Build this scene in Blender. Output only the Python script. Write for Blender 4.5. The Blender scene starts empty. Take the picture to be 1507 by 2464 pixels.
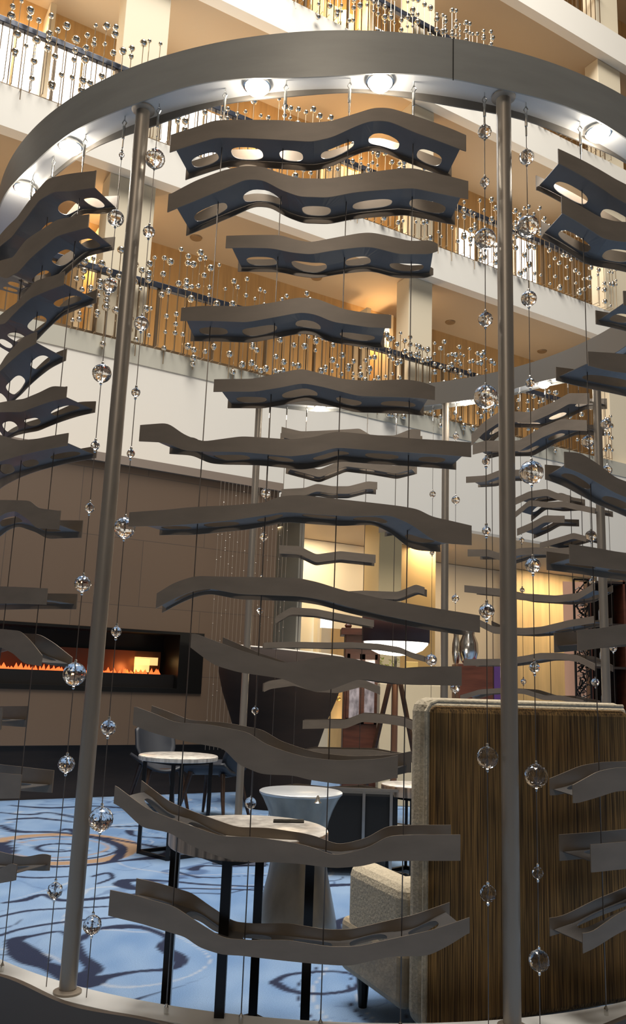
import bpy, bmesh, math, random
from math import sin, cos, pi, radians, hypot, atan2
from mathutils import Vector, Matrix, noise
random.seed(7)
SC = bpy.context.scene
COL = SC.collection
# ------------------------------------------------------------------ camera
W_, H_ = 1507, 2464
F, PITCH, ROLL = 2023.46, 0.19858, 0.037043
EZ = 1.30
fwd = Vector((0, cos(PITCH), sin(PITCH))); _r = Vector((1, 0, 0)); _u = _r.cross(fwd)
RT = _r*cos(ROLL) + _u*sin(ROLL); UP = -_r*sin(ROLL) + _u*cos(ROLL)
EYE = Vector((0, 0, EZ))
cd = bpy.data.cameras.new('camera'); cam = bpy.data.objects.new('camera', cd); COL.objects.link(cam)
cd.sensor_fit = 'VERTICAL'; cd.sensor_height = 24.0; cd.lens = 24.0*F/H_
cd.clip_start = 0.05; cd.clip_end = 200
M = Matrix((( RT.x, UP.x, -fwd.x, 0), (RT.y, UP.y, -fwd.y, 0), (RT.z, UP.z, -fwd.z, EZ), (0, 0, 0, 1)))
cam.matrix_world = M
SC.camera = cam
# ------------------------------------------------------------------ world + light
SC.view_settings.view_transform = 'Standard'; SC.view_settings.look = 'None'
SC.view_settings.exposure = 0.0; SC.view_settings.gamma = 1.0
wd = bpy.data.worlds.new('world'); SC.world = wd; wd.use_nodes = True
bg = wd.node_tree.nodes['Background']; bg.inputs[0].default_value = (1.0, 0.86, 0.70, 1); bg.inputs[1].default_value = 0.085

def lamp(name, kind, loc, energy, color, size=0.3, target=None, parent=None, size_y=None, spot=None, blend=.6):
    l = bpy.data.lights.new(name, kind); l.energy = energy; l.color = color
    if kind == 'AREA':
        l.size = size
        if size_y: l.shape = 'RECTANGLE'; l.size_y = size_y
    else: l.shadow_soft_size = size
    if kind == 'SPOT': l.spot_size = spot or radians(100); l.spot_blend = blend
    o = bpy.data.objects.new(name, l); COL.objects.link(o); o.location = loc
    if target is not None:
        o.rotation_euler = (Vector(target)-Vector(loc)).to_track_quat('-Z', 'Y').to_euler()
    if parent: o.parent = parent
    return o
# daylight falling through the atrium roof, and an added fill behind the viewer
lamp('atrium_skylight', 'AREA', (1.0, 4.0, 24.0), 7300, (1.0, 0.935, 0.85), 12, (1.5, 6.5, 0), size_y=10)
lamp('front_fill_light', 'AREA', (-1.2, -3.6, 6.3), 150, (1.0, 0.91, 0.80), 2.2, (0.3, 8.0, 11.0), size_y=2.2)  # added fill, aimed high so mainly the upper fins brighten
lamp('seating_light', 'AREA', (-1.9, 6.6, 7.0), 80, (0.84, 0.92, 1.0), 1.6, (-1.5, 5.8, 0), size_y=1.6)

# ------------------------------------------------------------------ pixel -> place helpers (photo frame 1507 x 2464)
def ray(u, v): return RT*((u-W_/2)/F) - UP*((v-H_/2)/F) + fwd
def on_z(u, v, z):
    d = ray(u, v); return EYE + d*((z-EZ)/d.z)
def on_y(u, v, y):
    d = ray(u, v); return EYE + d*(y/d.y)
CX, CY = 0.1683, 5.1236
def on_cyl(u, v, r, near=True):
    d = ray(u, v); a = d.x**2+d.y**2; b = -2*(d.x*CX+d.y*CY); c = CX*CX+CY*CY-r*r
    q = b*b-4*a*c
    if q < 0: q = 0
    t = (-b+(-1 if near else 1)*math.sqrt(q))/(2*a)
    return EYE + d*t
def cyl(th, r, z): return Vector((CX+r*cos(th), CY+r*sin(th), z))
AN = radians(-31.0)
NN = Vector((sin(AN), cos(AN), 0)); TT = Vector((cos(AN), -sin(AN), 0))
def on_wall(u, v, D):                      # point on the plane D metres from the eye parallel to the balconies
    d = ray(u, v); return EYE + d*(D/NN.dot(d))
def sw(p): return (p-EYE).dot(TT)
def PW(s, D, z): return NN*D + TT*s + Vector((0, 0, z))

# ------------------------------------------------------------------ materials
def mat(name, col, rough=.5, metal=0.0, spec=None, emit=None, estr=0, bump=None, noise_=None, trans=0, ior=1.5, alpha=1):
    m = bpy.data.materials.new(name); m.use_nodes = True; nt = m.node_tree
    b = nt.nodes['Principled BSDF']
    b.inputs['Base Color'].default_value = (*col, 1); b.inputs['Roughness'].default_value = rough
    b.inputs['Metallic'].default_value = metal; b.inputs['IOR'].default_value = ior
    if trans: b.inputs['Transmission Weight'].default_value = trans
    if emit: b.inputs['Emission Color'].default_value = (*emit, 1); b.inputs['Emission Strength'].default_value = estr
    if noise_:                              # (scale, amount, stretch)
        sc, am, st = noise_
        tc = nt.nodes.new('ShaderNodeTexCoord'); mp = nt.nodes.new('ShaderNodeMapping'); mp.inputs['Scale'].default_value = st
        nz = nt.nodes.new('ShaderNodeTexNoise'); nz.inputs['Scale'].default_value = sc; nz.inputs['Detail'].default_value = 5
        cr = nt.nodes.new('ShaderNodeValToRGB')
        cr.color_ramp.elements[0].position = .3; cr.color_ramp.elements[1].position = .7
        cr.color_ramp.elements[0].color = (*[c*(1-am) for c in col], 1); cr.color_ramp.elements[1].color = (*[min(1, c*(1+am)) for c in col], 1)
        nt.links.new(tc.outputs['Object'], mp.inputs[0]); nt.links.new(mp.outputs[0], nz.inputs['Vector'])
        nt.links.new(nz.outputs[0], cr.inputs[0]); nt.links.new(cr.outputs[0], b.inputs['Base Color'])
        if bump:
            bp = nt.nodes.new('ShaderNodeBump'); bp.inputs['Strength'].default_value = bump; bp.inputs['Distance'].default_value = .01
            nt.links.new(nz.outputs[0], bp.inputs['Height']); nt.links.new(bp.outputs[0], b.inputs['Normal'])
    return m
M_fin = mat('taupe_metal_paint', (.225, .180, .137), .45, .25, noise_=(6, .10, (1, 1, 3)))
M_web = mat('taupe_metal_web', (.135, .128, .125), .40, .25, noise_=(5, .10, (1, 1, 1)))
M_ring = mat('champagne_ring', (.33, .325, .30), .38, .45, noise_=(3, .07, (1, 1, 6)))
M_under = mat('pale_ring_underside', (.55, .54, .52), .35, .2)
M_pole = mat('champagne_pole', (.30, .255, .205), .42, .5)
M_curbtop = mat('pale_curb_top', (.62, .62, .60), .5)
M_curb = mat('dark_curb_fascia', (.105, .083, .066), .5, .2)
M_steel = mat('bright_steel', (.72, .71, .68), .18, 1.0)
M_wire = mat('wire_steel', (.16, .14, .125), .35, .8)
M_ball = mat('mirror_ball', (.80, .76, .68), .08, 1.0)
M_rod = mat('screen_rod', (.42, .32, .21), .3, .8)
M_glass = mat('crystal', (.97, .97, .97), .0, 0, trans=1, ior=1.5)
M_bulb = mat('lamp_glow', (1, 1, 1), .5, emit=(1.0, .95, .86), estr=34)
M_black = mat('black_metal', (.012, .011, .010), .35, .4)
M_white = mat('white_plaster', (.80, .78, .72), .75)
M_cream = mat('cream_column', (.74, .66, .50), .7)
M_tan = mat('tan_ceiling', (.47, .37, .255), .8)
M_orange = mat('orange_wall', (.56, .36, .16), .7, noise_=(1.5, .12, (8, 8, .5)))
M_brownrail = mat('dark_rail', (.035, .045, .07), .3, .3)
M_bal = mat('baluster_brown', (.13, .085, .045), .45, .2)
M_win = mat('lit_window', (.9, .9, .85), .5, emit=(1.0, .98, .92), estr=3.0)
M_gold = mat('lit_gold', (.9, .7, .3), .5, emit=(1.0, .70, .26), estr=1.6)

# ------------------------------------------------------------------ mesh helpers
class MB:
    def __init__(s): s.v = []; s.f = []
    def add(s, vs, fs):
        n = len(s.v); s.v += [tuple(v) for v in vs]; s.f += [tuple(i+n for i in f) for f in fs]; return s
    def box(s, lo, hi, mtx=None):
        x0, y0, z0 = lo; x1, y1, z1 = hi
        vs = [Vector(p) for p in ((x0,y0,z0),(x1,y0,z0),(x1,y1,z0),(x0,y1,z0),(x0,y0,z1),(x1,y0,z1),(x1,y1,z1),(x0,y1,z1))]
        if mtx: vs = [mtx@v for v in vs]
        return s.add(vs, [(0,3,2,1),(4,5,6,7),(0,1,5,4),(1,2,6,5),(2,3,7,6),(3,0,4,7)])
    def wbox(s, s0, s1, d0, d1, z0, z1):    # a box in balcony coordinates
        vs = [PW(a, d, z) for z in (z0, z1) for (a, d) in ((s0,d0),(s1,d0),(s1,d1),(s0,d1))]
        return s.add(vs, [(0,3,2,1),(4,5,6,7),(0,1,5,4),(1,2,6,5),(2,3,7,6),(3,0,4,7)])
    def tube(s, pts, r, n=8, closed=False, r2=None):
        pts = [Vector(p) for p in pts]; rings = []
        for i, p in enumerate(pts):
            a = pts[i-1] if i else p; b = pts[i+1] if i < len(pts)-1 else p
            t = (b-a).normalized(); q = t.to_track_quat('Z', 'Y')
            rr = r if r2 is None else r+(r2-r)*i/(len(pts)-1)
            rings.append([p+q@Vector((rr*cos(2*pi*k/n), rr*sin(2*pi*k/n), 0)) for k in range(n)])
        vs = [v for g in rings for v in g]; fs = []
        for i in range(len(pts)-1):
            for k in range(n):
                fs.append((i*n+k, i*n+(k+1)%n, (i+1)*n+(k+1)%n, (i+1)*n+k))
        fs.append(tuple(reversed(range(n)))); fs.append(tuple(range((len(pts)-1)*n, len(pts)*n)))
        return s.add(vs, fs)
    def bar(s, p, q, w, d=None):            # rectangular bar between two points
        p, q = Vector(p), Vector(q); t = (q-p); L = t.length; rot = t.to_track_quat('Z', 'Y').to_matrix().to_4x4()
        d = d or w
        return s.box((-w/2, -d/2, 0), (w/2, d/2, L), Matrix.Translation(p)@rot)
    def lathe(s, prof, c=(0,0,0), n=32, sy=1.0):
        c = Vector(c); vs = []; fs = []
        for (r, z) in prof:
            for k in range(n): vs.append(c+Vector((r*cos(2*pi*k/n), sy*r*sin(2*pi*k/n), z)))
        m = len(prof)
        for i in range(m-1):
            for k in range(n): fs.append((i*n+k, i*n+(k+1)%n, (i+1)*n+(k+1)%n, (i+1)*n+k))
        fs.append(tuple(reversed(range(n)))); fs.append(tuple(range((m-1)*n, m*n)))
        return s.add(vs, fs)
    def sphere(s, c, r, n=14, m=9):
        c = Vector(c); vs = [c+Vector((0,0,-r))]; fs = []
        for i in range(1, m):
            a = -pi/2+pi*i/m
            for k in range(n): vs.append(c+Vector((r*cos(a)*cos(2*pi*k/n), r*cos(a)*sin(2*pi*k/n), r*sin(a))))
        vs.append(c+Vector((0,0,r)))
        for k in range(n): fs.append((0, 1+(k+1)%n, 1+k))
        for i in range(m-2):
            for k in range(n): fs.append((1+i*n+k, 1+i*n+(k+1)%n, 1+(i+1)*n+(k+1)%n, 1+(i+1)*n+k))
        L = len(vs)-1; b = 1+(m-2)*n
        for k in range(n): fs.append((b+k, b+(k+1)%n, L))
        return s.add(vs, fs)
    def build(s, name, m, parent=None, smooth=False, bevel=0, solid=0, sub=0, origin=None):
        me = bpy.data.meshes.new(name)
        if origin is None and parent is None and s.v:
            lo = [min(v[i] for v in s.v) for i in range(3)]; hi = [max(v[i] for v in s.v) for i in range(3)]
            origin = Vector(((lo[0]+hi[0])/2, (lo[1]+hi[1])/2, lo[2]))
        if origin is None: origin = Vector((0, 0, 0))
        me.from_pydata([tuple(Vector(v)-origin) for v in s.v], [], s.f); me.materials.append(m)
        bm = bmesh.new(); bm.from_mesh(me); bmesh.ops.recalc_face_normals(bm, faces=bm.faces); bm.to_mesh(me); bm.free()
        if smooth:
            me.polygons.foreach_set('use_smooth', [True]*len(me.polygons))
            try: me.set_sharp_from_angle(angle=radians(40))
            except Exception: pass
        o = bpy.data.objects.new(name, me); COL.objects.link(o); o.location = origin
        if parent: place(o, parent)
        if solid:
            q = o.modifiers.new('s', 'SOLIDIFY'); q.thickness = solid; q.offset = 0
        if bevel:
            q = o.modifiers.new('b', 'BEVEL'); q.width = bevel; q.segments = 3; q.limit_method = 'ANGLE'
        if sub:
            q = o.modifiers.new('u', 'SUBSURF'); q.levels = sub; q.render_levels = sub
        return o
def wloc(o):
    v = Vector(o.location)
    while o.parent: o = o.parent; v = v+Vector(o.location)
    return v
def place(o, parent):                       # keep world place under an unrotated parent
    o.parent = parent; o.location = Vector(o.location)-wloc(parent)
def tag(o, label=None, cat=None, group=None, kind=None):
    if label: o['label'] = label
    if cat: o['category'] = cat
    if group: o['group'] = group
    if kind: o['kind'] = kind
    return o
def thing(name, loc, label, cat, group=None):
    o = bpy.data.objects.new(name, None); COL.objects.link(o); o.location = loc; o.empty_display_size = .1
    return tag(o, label, cat, group)
def struct(name, mb, m, **k):
    return tag(mb.build(name, m, **k), kind='structure')
def lerp_tab(tab, x):
    if x <= tab[0][0]: return tab[0][1]
    for (a, b), (c, d) in zip(tab, tab[1:]):
        if x <= c: return b+(d-b)*(x-a)/(c-a) if c > a else d
    return tab[-1][1]

# =================================================================== THE ATRIUM
D0 = 11.5
ZA, ZAB = EZ+.418*D0, EZ+.245*D0             # first balcony: floor edge, fascia bottom
LV = [(ZA, ZAB), (EZ+.715*D0, EZ+.658*D0), (EZ+1.040*D0, EZ+.980*D0), (EZ+1.355*D0, EZ+1.290*D0), (EZ+1.68*D0, EZ+1.62*D0)]
S0, S1 = -7.0, 24.0
DB = 13.4                                    # back wall of the galleries
# floor with the patterned carpet ------------------------------------------------
def seg_d(p, a, b):
    ax, ay = a; bx, by = b; dx, dy = bx-ax, by-ay; L = dx*dx+dy*dy
    t = 0 if L == 0 else max(0, min(1, ((p[0]-ax)*dx+(p[1]-ay)*dy)/L))
    return hypot(p[0]-ax-t*dx, p[1]-ay-t*dy), t
def fl(u, v): p = on_z(u, v, 0); return (p.x, p.y)
strokes = []                                 # navy swirls: polyline on the floor with a width (m) at each end
def stroke(pts, w, col=0):
    q = [fl(*p) for p in pts]
    w = [w[min(i, len(w)-1)] for i in range(len(q))]; Q = []; WW = []
    for i in range(len(q)-1):
        p0, p1, p2, p3 = q[max(0, i-1)], q[i], q[i+1], q[min(len(q)-1, i+2)]
        for j in range(5):
            t = j/5; a0_, a1_, a2_, a3_ = -t+2*t*t-t**3, 2-5*t*t+3*t**3, t+4*t*t-3*t**3, -t*t+t**3
            Q.append(tuple(.5*(a0_*p0[k]+a1_*p1[k]+a2_*p2[k]+a3_*p3[k]) for k in (0, 1))); WW.append(w[i]*(1-t)+w[i+1]*t)
    Q.append(q[-1]); WW.append(w[-1]); q, w = Q, WW
    strokes.append((q, w, col, min(x for x, y in q)-.2, max(x for x, y in q)+.2, min(y for x, y in q)-.3, max(y for x, y in q)+.3))
stroke([(30,2290),(36,2262),(80,2250),(150,2240),(185,2262),(230,2236),(290,2229),(345,2232),(400,2255),(392,2280),(430,2305),(415,2330),(330,2338),(260,2350),(210,2362),(170,2350),(120,2325),(60,2310),(30,2290)], [.02,.05,.015,.01,.03,.012,.05,.03,.02,.035,.05,.02,.012,.03,.09,.07,.05,.04,.03])
stroke([(185,2262),(195,2300),(225,2330),(200,2350)], [.02,.03,.05,.05])
stroke([(45,2270),(60,2290),(100,2310)], [.05,.09,.05])
stroke([(10,2172),(60,2165),(105,2152),(150,2165),(250,2160),(330,2150)], [.01,.03,.02,.03,.03,.01])
stroke([(0,2205),(70,2190),(140,2185),(260,2180)], [.01,.015,.012,.01])
stroke([(0,2250),(60,2232),(170,2215),(300,2205)], [.012,.012,.015,.01])
stroke([(295,2125),(310,2118),(400,2120),(480,2128),(560,2132),(700,2135),(850,2128)], [.07,.05,.02,.02,.018,.015,.02])
stroke([(295,2127),(330,2138),(420,2138),(600,2142),(640,2142)], [.07,.04,.015,.012,.01])
stroke([(465,2092),(490,2083),(560,2085),(640,2080)], [.05,.02,.02,.015])
stroke([(0,1985),(40,2000),(140,2003),(260,2018),(300,2025),(405,2045),(392,2060),(300,2070),(150,2085),(40,2072)], [.02,.06,.03,.02,.02,.04,.09,.02,.02,.03])
stroke([(140,2000),(165,1995),(200,2010),(262,2018)], [.02,.04,.05,.03])
stroke([(250,2020),(292,2040),(280,2065),(230,2080),(130,2086)], [.05,.05,.04,.02,.02])
stroke([(260,1990),(330,1988),(390,1985),(420,1995)], [.02,.03,.02,.02])
stroke([(310,2000),(325,2012),(400,2018)], [.05,.02,.02])
stroke([(0,1955),(70,1960),(120,1955),(200,1968),(270,1960)], [.02,.04,.02,.05,.02])
stroke([(20,1972),(90,1968),(180,1978)], [.03,.05,.02])
stroke([(30,1938),(120,1944),(240,1940),(330,1950)], [.03,.05,.03,.04])
stroke([(660,2365),(700,2385),(770,2392),(850,2380),(860,2350),(800,2338),(700,2345),(660,2362)], [.03,.02,.012,.012,.012,.01,.012,.02])
stroke([(690,2215),(760,2232),(840,2215),(870,2216)], [.02,.04,.02,.02])
stroke([(800,2128),(862,2126)], [.03,.02]); stroke([(850,2205),(815,2220),(830,2245),(870,2262)], [.02,.03,.02,.02])
stroke([(380,1965),(480,1972),(560,1968)], [.02,.03,.02]); stroke([(420,2095),(470,2110),(540,2112)], [.01,.015,.01])
stroke([(0,2105),(80,2112),(170,2108)], [.01,.02,.01]); stroke([(0,2030),(15,2045),(8,2062)], [.08,.09,.05])
stroke([(225,2108),(262,2100),(270,2112),(235,2126)], [.012,.018,.012,.01])
RC = fl(140, 2040)                           # the tan ring in the carpet
def smooth(a, b, x):
    t = max(0, min(1, (x-a)/(b-a))); return t*t*(3-2*t)
BLUE = (.130, .240, .440); PALE = (.235, .355, .54); NAVY = (.006, .014, .050); TAN = (.36, .235, .145); SLATE = (.06, .115, .25)
def carpet(x, y):
    n1 = noise.noise(Vector((x*1.1, y*1.1, 3.1))); n2 = noise.noise(Vector((x*3.1+9, y*3.1, 1.7)))
    n3 = noise.noise(Vector((x*9, y*5, 7.7))); t = .5+.8*n1+.45*n2+.5*n3
    c = [PALE[i]*t+BLUE[i]*(1-t) for i in range(3)] if 0 <= t <= 1 else list(PALE if t > 1 else BLUE)
    w = noise.noise(Vector((x*.8+.5*n2, y*.55-4, 5.2)))*3.2+.22*n2
    f = abs((w-math.floor(w))-.5)
    m = (1-smooth(.012, .03, f))*(.5 if y < 5.6 else .85)
    m *= smooth(-.35, .1, noise.noise(Vector((x*.7, y*.7, 9))))
    c = [c[i]*(1-m)+SLATE[i]*m for i in range(3)]
    w2 = noise.noise(Vector((x*1.3+4+.7*n1, y*1.0+8, 2.2)))*2.6+.15*n2
    f2 = abs((w2-math.floor(w2))-.5); m2 = (1-smooth(.008, .022, f2))*smooth(0, .25, noise.noise(Vector((x*.9+5, y*.9, 3))))
    c = [c[i]*(1-m2)+NAVY[i]*m2 for i in range(3)]
    f3 = abs((w2*1.0+.22-math.floor(w2*1.0+.22))-.5); m3 = (1-smooth(.01, .03, f3))*.5
    c = [c[i]*(1-m3)+.50*m3 for i in range(3)]
    d = hypot((x-RC[0])/1.0, (y-RC[1])/1.0)+.02*n2
    if d < .85:
        R1 = .55
        k = (1-smooth(.05, .075, abs(d-R1)))
        c = [c[i]*(1-k)+TAN[i]*k for i in range(3)]
        for rr, ww in ((.455, .02), (.16, .03)):
            k = 1-smooth(ww*.5, ww, abs(d-rr)); c = [c[i]*(1-k)+NAVY[i]*k for i in range(3)]
        k = 1-smooth(.008, .02, abs(d-.36)); c = [c[i]*(1-k*.7)+TAN[i]*k*.7 for i in range(3)]
    wx = x+.012*n2; wy = y+.03*n1
    for q, w, col, xa, xb, ya, yb in strokes:
        if xa < x < xb and ya < y < yb:
            best = 0
            for i in range(len(q)-1):
                dd, t = seg_d((wx, wy), q[i], q[i+1])
                ww = w[min(i, len(w)-1)]*(1-t)+w[min(i+1, len(w)-1)]*t
                best = max(best, 1-smooth(ww*.75, ww*.75+.012, dd))
                if best > .99: break
            c = [c[i]*(1-best)+NAVY[i]*best for i in range(3)]
    return c
def arange(a, b, st):
    o = []; x = a
    while x < b-1e-6: o.append(x); x += st
    return o
xs = arange(-12, -3.2, .8)+arange(-3.2, -2.0, .05)+arange(-2.0, .9, .0155)+arange(.9, 2.2, .06)+arange(2.2, 24, .8)+[24]
ys = arange(-6, 3.0, .8)+arange(3.0, 6.6, .0155)+arange(6.6, 10.5, .03)+arange(10.5, 30, 1.0)+[30]
nx, ny = len(xs), len(ys)
me = bpy.data.meshes.new('floor')
me.from_pydata([(x, y, 0) for y in ys for x in xs], [], [(j*nx+i, j*nx+i+1, (j+1)*nx+i+1, (j+1)*nx+i) for j in range(ny-1) for i in range(nx-1)])
ca = me.color_attributes.new('pattern', 'FLOAT_COLOR', 'POINT')
buf = []
for y in ys:
    for x in xs: buf += [*carpet(x, y), 1.0]
ca.data.foreach_set('color', buf)
M_carpet = mat('patterned_carpet', BLUE, .95)
nt = M_carpet.node_tree; at = nt.nodes.new('ShaderNodeVertexColor'); at.layer_name = 'pattern'
nz = nt.nodes.new('ShaderNodeTexNoise'); nz.inputs['Scale'].default_value = 260; nz.inputs['Detail'].default_value = 2
tcn = nt.nodes.new('ShaderNodeTexCoord'); nt.links.new(tcn.outputs['Object'], nz.inputs['Vector'])
mx = nt.nodes.new('ShaderNodeMix'); mx.data_type = 'RGBA'; mx.blend_type = 'MULTIPLY'; mx.inputs[0].default_value = .55
cr = nt.nodes.new('ShaderNodeValToRGB'); cr.color_ramp.elements[0].color = (.45, .45, .45, 1); cr.color_ramp.elements[0].position = .3; cr.color_ramp.elements[1].position = .65
nt.links.new(nz.outputs[0], cr.inputs[0]); nt.links.new(at.outputs[0], mx.inputs[6]); nt.links.new(cr.outputs[0], mx.inputs[7])
nt.links.new(mx.outputs[2], nt.nodes['Principled BSDF'].inputs['Base Color'])
bp = nt.nodes.new('ShaderNodeBump'); bp.inputs['Strength'].default_value = .5; bp.inputs['Distance'].default_value = .004
nt.links.new(nz.outputs[0], bp.inputs['Height']); nt.links.new(bp.outputs[0], nt.nodes['Principled BSDF'].inputs['Normal'])
me.materials.append(M_carpet)
fo = bpy.data.objects.new('floor', me); COL.objects.link(fo); tag(fo, kind='structure')

# galleries ----------------------------------------------------------------------
for i, (zt, zb) in enumerate(LV):
    m = MB()
    m.wbox(S0, S1, D0, D0+.22, zb, zt)       # fascia
    struct('trim_%d' % (i+1), m, M_white)
    m = MB(); m.wbox(S0, S1, D0+.22, DB+(3.4 if i == 0 else 0), zb+.02, zb+.24)
    struct('ceiling_%d' % (i+1), m, M_tan)
    if i < 4:
        zc = LV[i+1][1]+.02
        m = MB(); m.wbox(S0, S1, DB, DB+.2, zb+.24, zc)
        struct('wall_gallery_%d' % (i+1), m, M_orange)
        m = MB(); m.wbox(S0, S1, D0+.22, DB, zt-.06, zt-.001)
        struct('floor_gallery_%d' % (i+1), m, M_tan)
# grey-green strip along the top of the first fascia
m = MB(); m.wbox(S0, S1, D0-.012, D0-.001, ZA-.30, ZA); struct('trim_6', m, mat('sage_strip', (.50, .49, .42), .6))
# columns through the galleries, thick lobby wall behind ---------------------------------
cols = []
for (u, v, w) in ((300, 660, .74), (1008, 800, .56), (1478, 600, .80)):
    s = sw(on_wall(u, v, D0+.28)); cols.append(s)
    for i in range(4):
        m = MB(); m.wbox(s-w/2, s+w/2, D0+.23, D0+.62, LV[i][0], LV[i+1][1]+.02)
        struct('wall_column_%d' % (len(cols)*4+i-3), m, M_cream, bevel=.01)
# door recess returns on the gallery wall: short cross walls catching the light
for (lv, u, v) in ((0, 872, 720), (0, 926, 720), (0, 200, 520), (0, 243, 520), (1, 118, 60), (1, 800, 330), (2, 880, 20)):
    s = sw(on_wall(u, v, DB-.25)); z0, z1 = LV[lv][0], LV[lv+1][1]+.02
    m = MB(); m.wbox(s-.05, s+.05, DB-.5, DB, z0, z1-.25); struct('wall_return_%d_%d' % (lv, u), m, M_cream)
# unseen slab and edge added overhead, keeping skylight off the near floor
m = MB(); m.box((-12, -7, 7.3), (12, .9, 7.7)); struct('ceiling_6', m, M_tan)
m = MB(); m.box((-12, .9, 7.2), (12, 1.1, 8.3)); struct('trim_9', m, M_white)
# lit windows on the gallery walls
wn = 0
def window(u0, v0, u1, v1, lv, mt=M_win, zr=(.25, 2.35), n=3):
    global wn; wn += 1
    a = sw(on_wall(u0, v0, DB-.03)); b = sw(on_wall(u1, v1, DB-.03)); z = LV[lv][0]
    m = MB(); m.wbox(a, b, DB-.03, DB-.005, z+zr[0], z+zr[1]); o = struct('window_%d' % wn, m, mt)
    m = MB()
    for k in range(n+1):
        x = a+(b-a)*k/n; m.wbox(x-.02, x+.02, DB-.06, DB-.031, z+zr[0], z+zr[1])
    m.wbox(a, b, DB-.06, DB-.031, z+1.0, z+1.06)
    m.build('window_frame', M_cream, o)
window(-60, 150, 265, 260, 1, n=4, zr=(.05, 2.4)); window(365, 290, 545, 330, 1, n=3)
window(1100, 560, 1200, 620, 1, n=2, zr=(.05, 2.0)); window(1238, 620, 1290, 640, 1, n=1)
window(770, 395, 860, 400, 1, M_gold, n=3); window(745, 30, 850, 40, 2, M_gold, n=3)
window(900, 30, 960, 40, 2, n=2)
# warm lamps in the galleries
sc = mat('sconce_glow', (1, .8, .5), .5, emit=(1, .66, .28), estr=9)
def sconce(s, lv, e=70, lab=None, zz=2.0):
    z = LV[lv][0]+zz
    t = thing('wall_sconce', PW(s, DB-.1, z), lab, 'wall light', None if lab is None else None)
    m = MB(); m.lathe([(.05, 0), (.085, .05), (.085, .2), (.05, .24)], PW(s, DB-.12, z), 14); m.build('lamp_shade', sc, t, smooth=True)
    m = MB(); m.wbox(s-.04, s+.04, DB-.06, DB, z+.04, z+.2); m.build('bracket', M_steel, t)
    lamp('sconce_light', 'POINT', PW(s, DB-.45, z+.1), e, (1, .68, .36), .12)
    return t
SCL = [(0, 215, 505, 'glowing wall light behind the first balcony, nearest the left pole'),
       (0, 905, 722, 'bright amber wall light beside the recess left of the middle column on the first balcony'),
       (1, 90, 30, 'wall light behind the second balcony at the far left'),
       (1, 640, 330, 'wall light behind the second balcony above the centre stack of fins'),
       (1, 870, 400, 'wall light behind the second balcony just left of the middle column'),
       (2, 830, 20, 'wall light behind the third balcony near the top edge'),]
for lv, u, v, lab in SCL:
    sconce(sw(on_wall(u, v, DB-.1)), lv, 26, lab)
# recessed downlights in the gallery ceilings (unlit; added uplights light the soffits)
M_dl = mat('downlight_trim', (.35, .25, .15), .4, .5)
for (u, v, z) in ((472, 572, LV[1][1]), (762, 668, LV[1][1]), (1084, 775, LV[1][1]), (1305, 845, LV[1][1]), (870, 745, LV[1][1]), (1180,300,LV[2][1])):
    p = on_z(u, v, z+.015)
    if 11.7 < (p-EYE).dot(NN) < DB-.1:
        m = MB(); m.lathe([(.10, -.02), (.11, 0), (.11, .012)], p, 20)
        tag(m.build('recessed_downlight', M_dl, smooth=True), 'small round recessed downlight in the tan soffit under the second balcony' if z == LV[1][1] else 'small round recessed downlight in the tan soffit under the third balcony', 'downlight', 'recessed downlights in the balcony soffits')
for lv in range(4):
    for s in (0.5, 4.2, 8.2, 12.5):
        z = LV[lv][0]
        lamp('gallery_bounce_fill', 'AREA', PW(s, DB-.75, z+.25), 17 if lv else 22, (1, .82, .60), 2.4, PW(s, DB-.75, z+5), size_y=.7)  # added uplight near the floor, stands in for light bounced onto soffits

# balustrades + ball screens ---------------------------------------------------
def balustrade(lv, s0, s1, lab, vis):
    z = LV[lv][0]; t = thing('balustrade', PW((s0+s1)/2, D0+.1, z), lab, 'railing')
    m = MB(); m.wbox(s0, s1, D0+.06, D0+.15, z+1.02, z+1.12); m.build('handrail', M_brownrail, t, bevel=.01)
    m = MB(); m.wbox(s0, s1, D0+.09, D0+.12, z+.04, z+.08); m.build('bottom_rail', M_bal, t)
    me = None; n = int((s1-s0)/.155)
    for k in range(n+1):
        s = s0+(s1-s0)*k/n; post = (k % 6 == 0)
        if post:
            m = MB(); m.wbox(s-.022, s+.022, D0+.08, D0+.13, z, z+1.02); m.build('post', M_bal, t)
        else:
            if me is None:
                m = MB(); m.wbox(-.008, .008, -.008, .008, .08, 1.02); b = m.build('baluster', M_bal, t, origin=Vector((0,0,0))); me = b
            else:
                b = me.copy(); COL.objects.link(b)
            b.parent = t; b.location = PW(s, D0+.105, z)-Vector(t.location)
balustrade(0, .3, 13.3, 'dark handrail and thin balusters along the lowest balcony edge', 1)
balustrade(1, .3, 13.8, 'dark handrail and thin balusters along the second balcony edge', 1)
balustrade(2, 3.6, 14.5, 'dark handrail and thin balusters along the third balcony edge', 1)
balustrade(3, 8.0, 14.5, 'dark handrail and thin balusters along the top balcony at the upper right corner', 1)
ballmesh = {}
def ball_of(r):
    k = round(r, 3)
    if k not in ballmesh:
        m = MB(); m.sphere((0,0,0), k, 16, 10); me = bpy.data.meshes.new('ball'); me.from_pydata(m.v, [], m.f); me.materials.append(M_ball)
        me.polygons.foreach_set('use_smooth', [True]*len(me.polygons)); ballmesh[k] = me
    return ballmesh[k]
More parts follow.
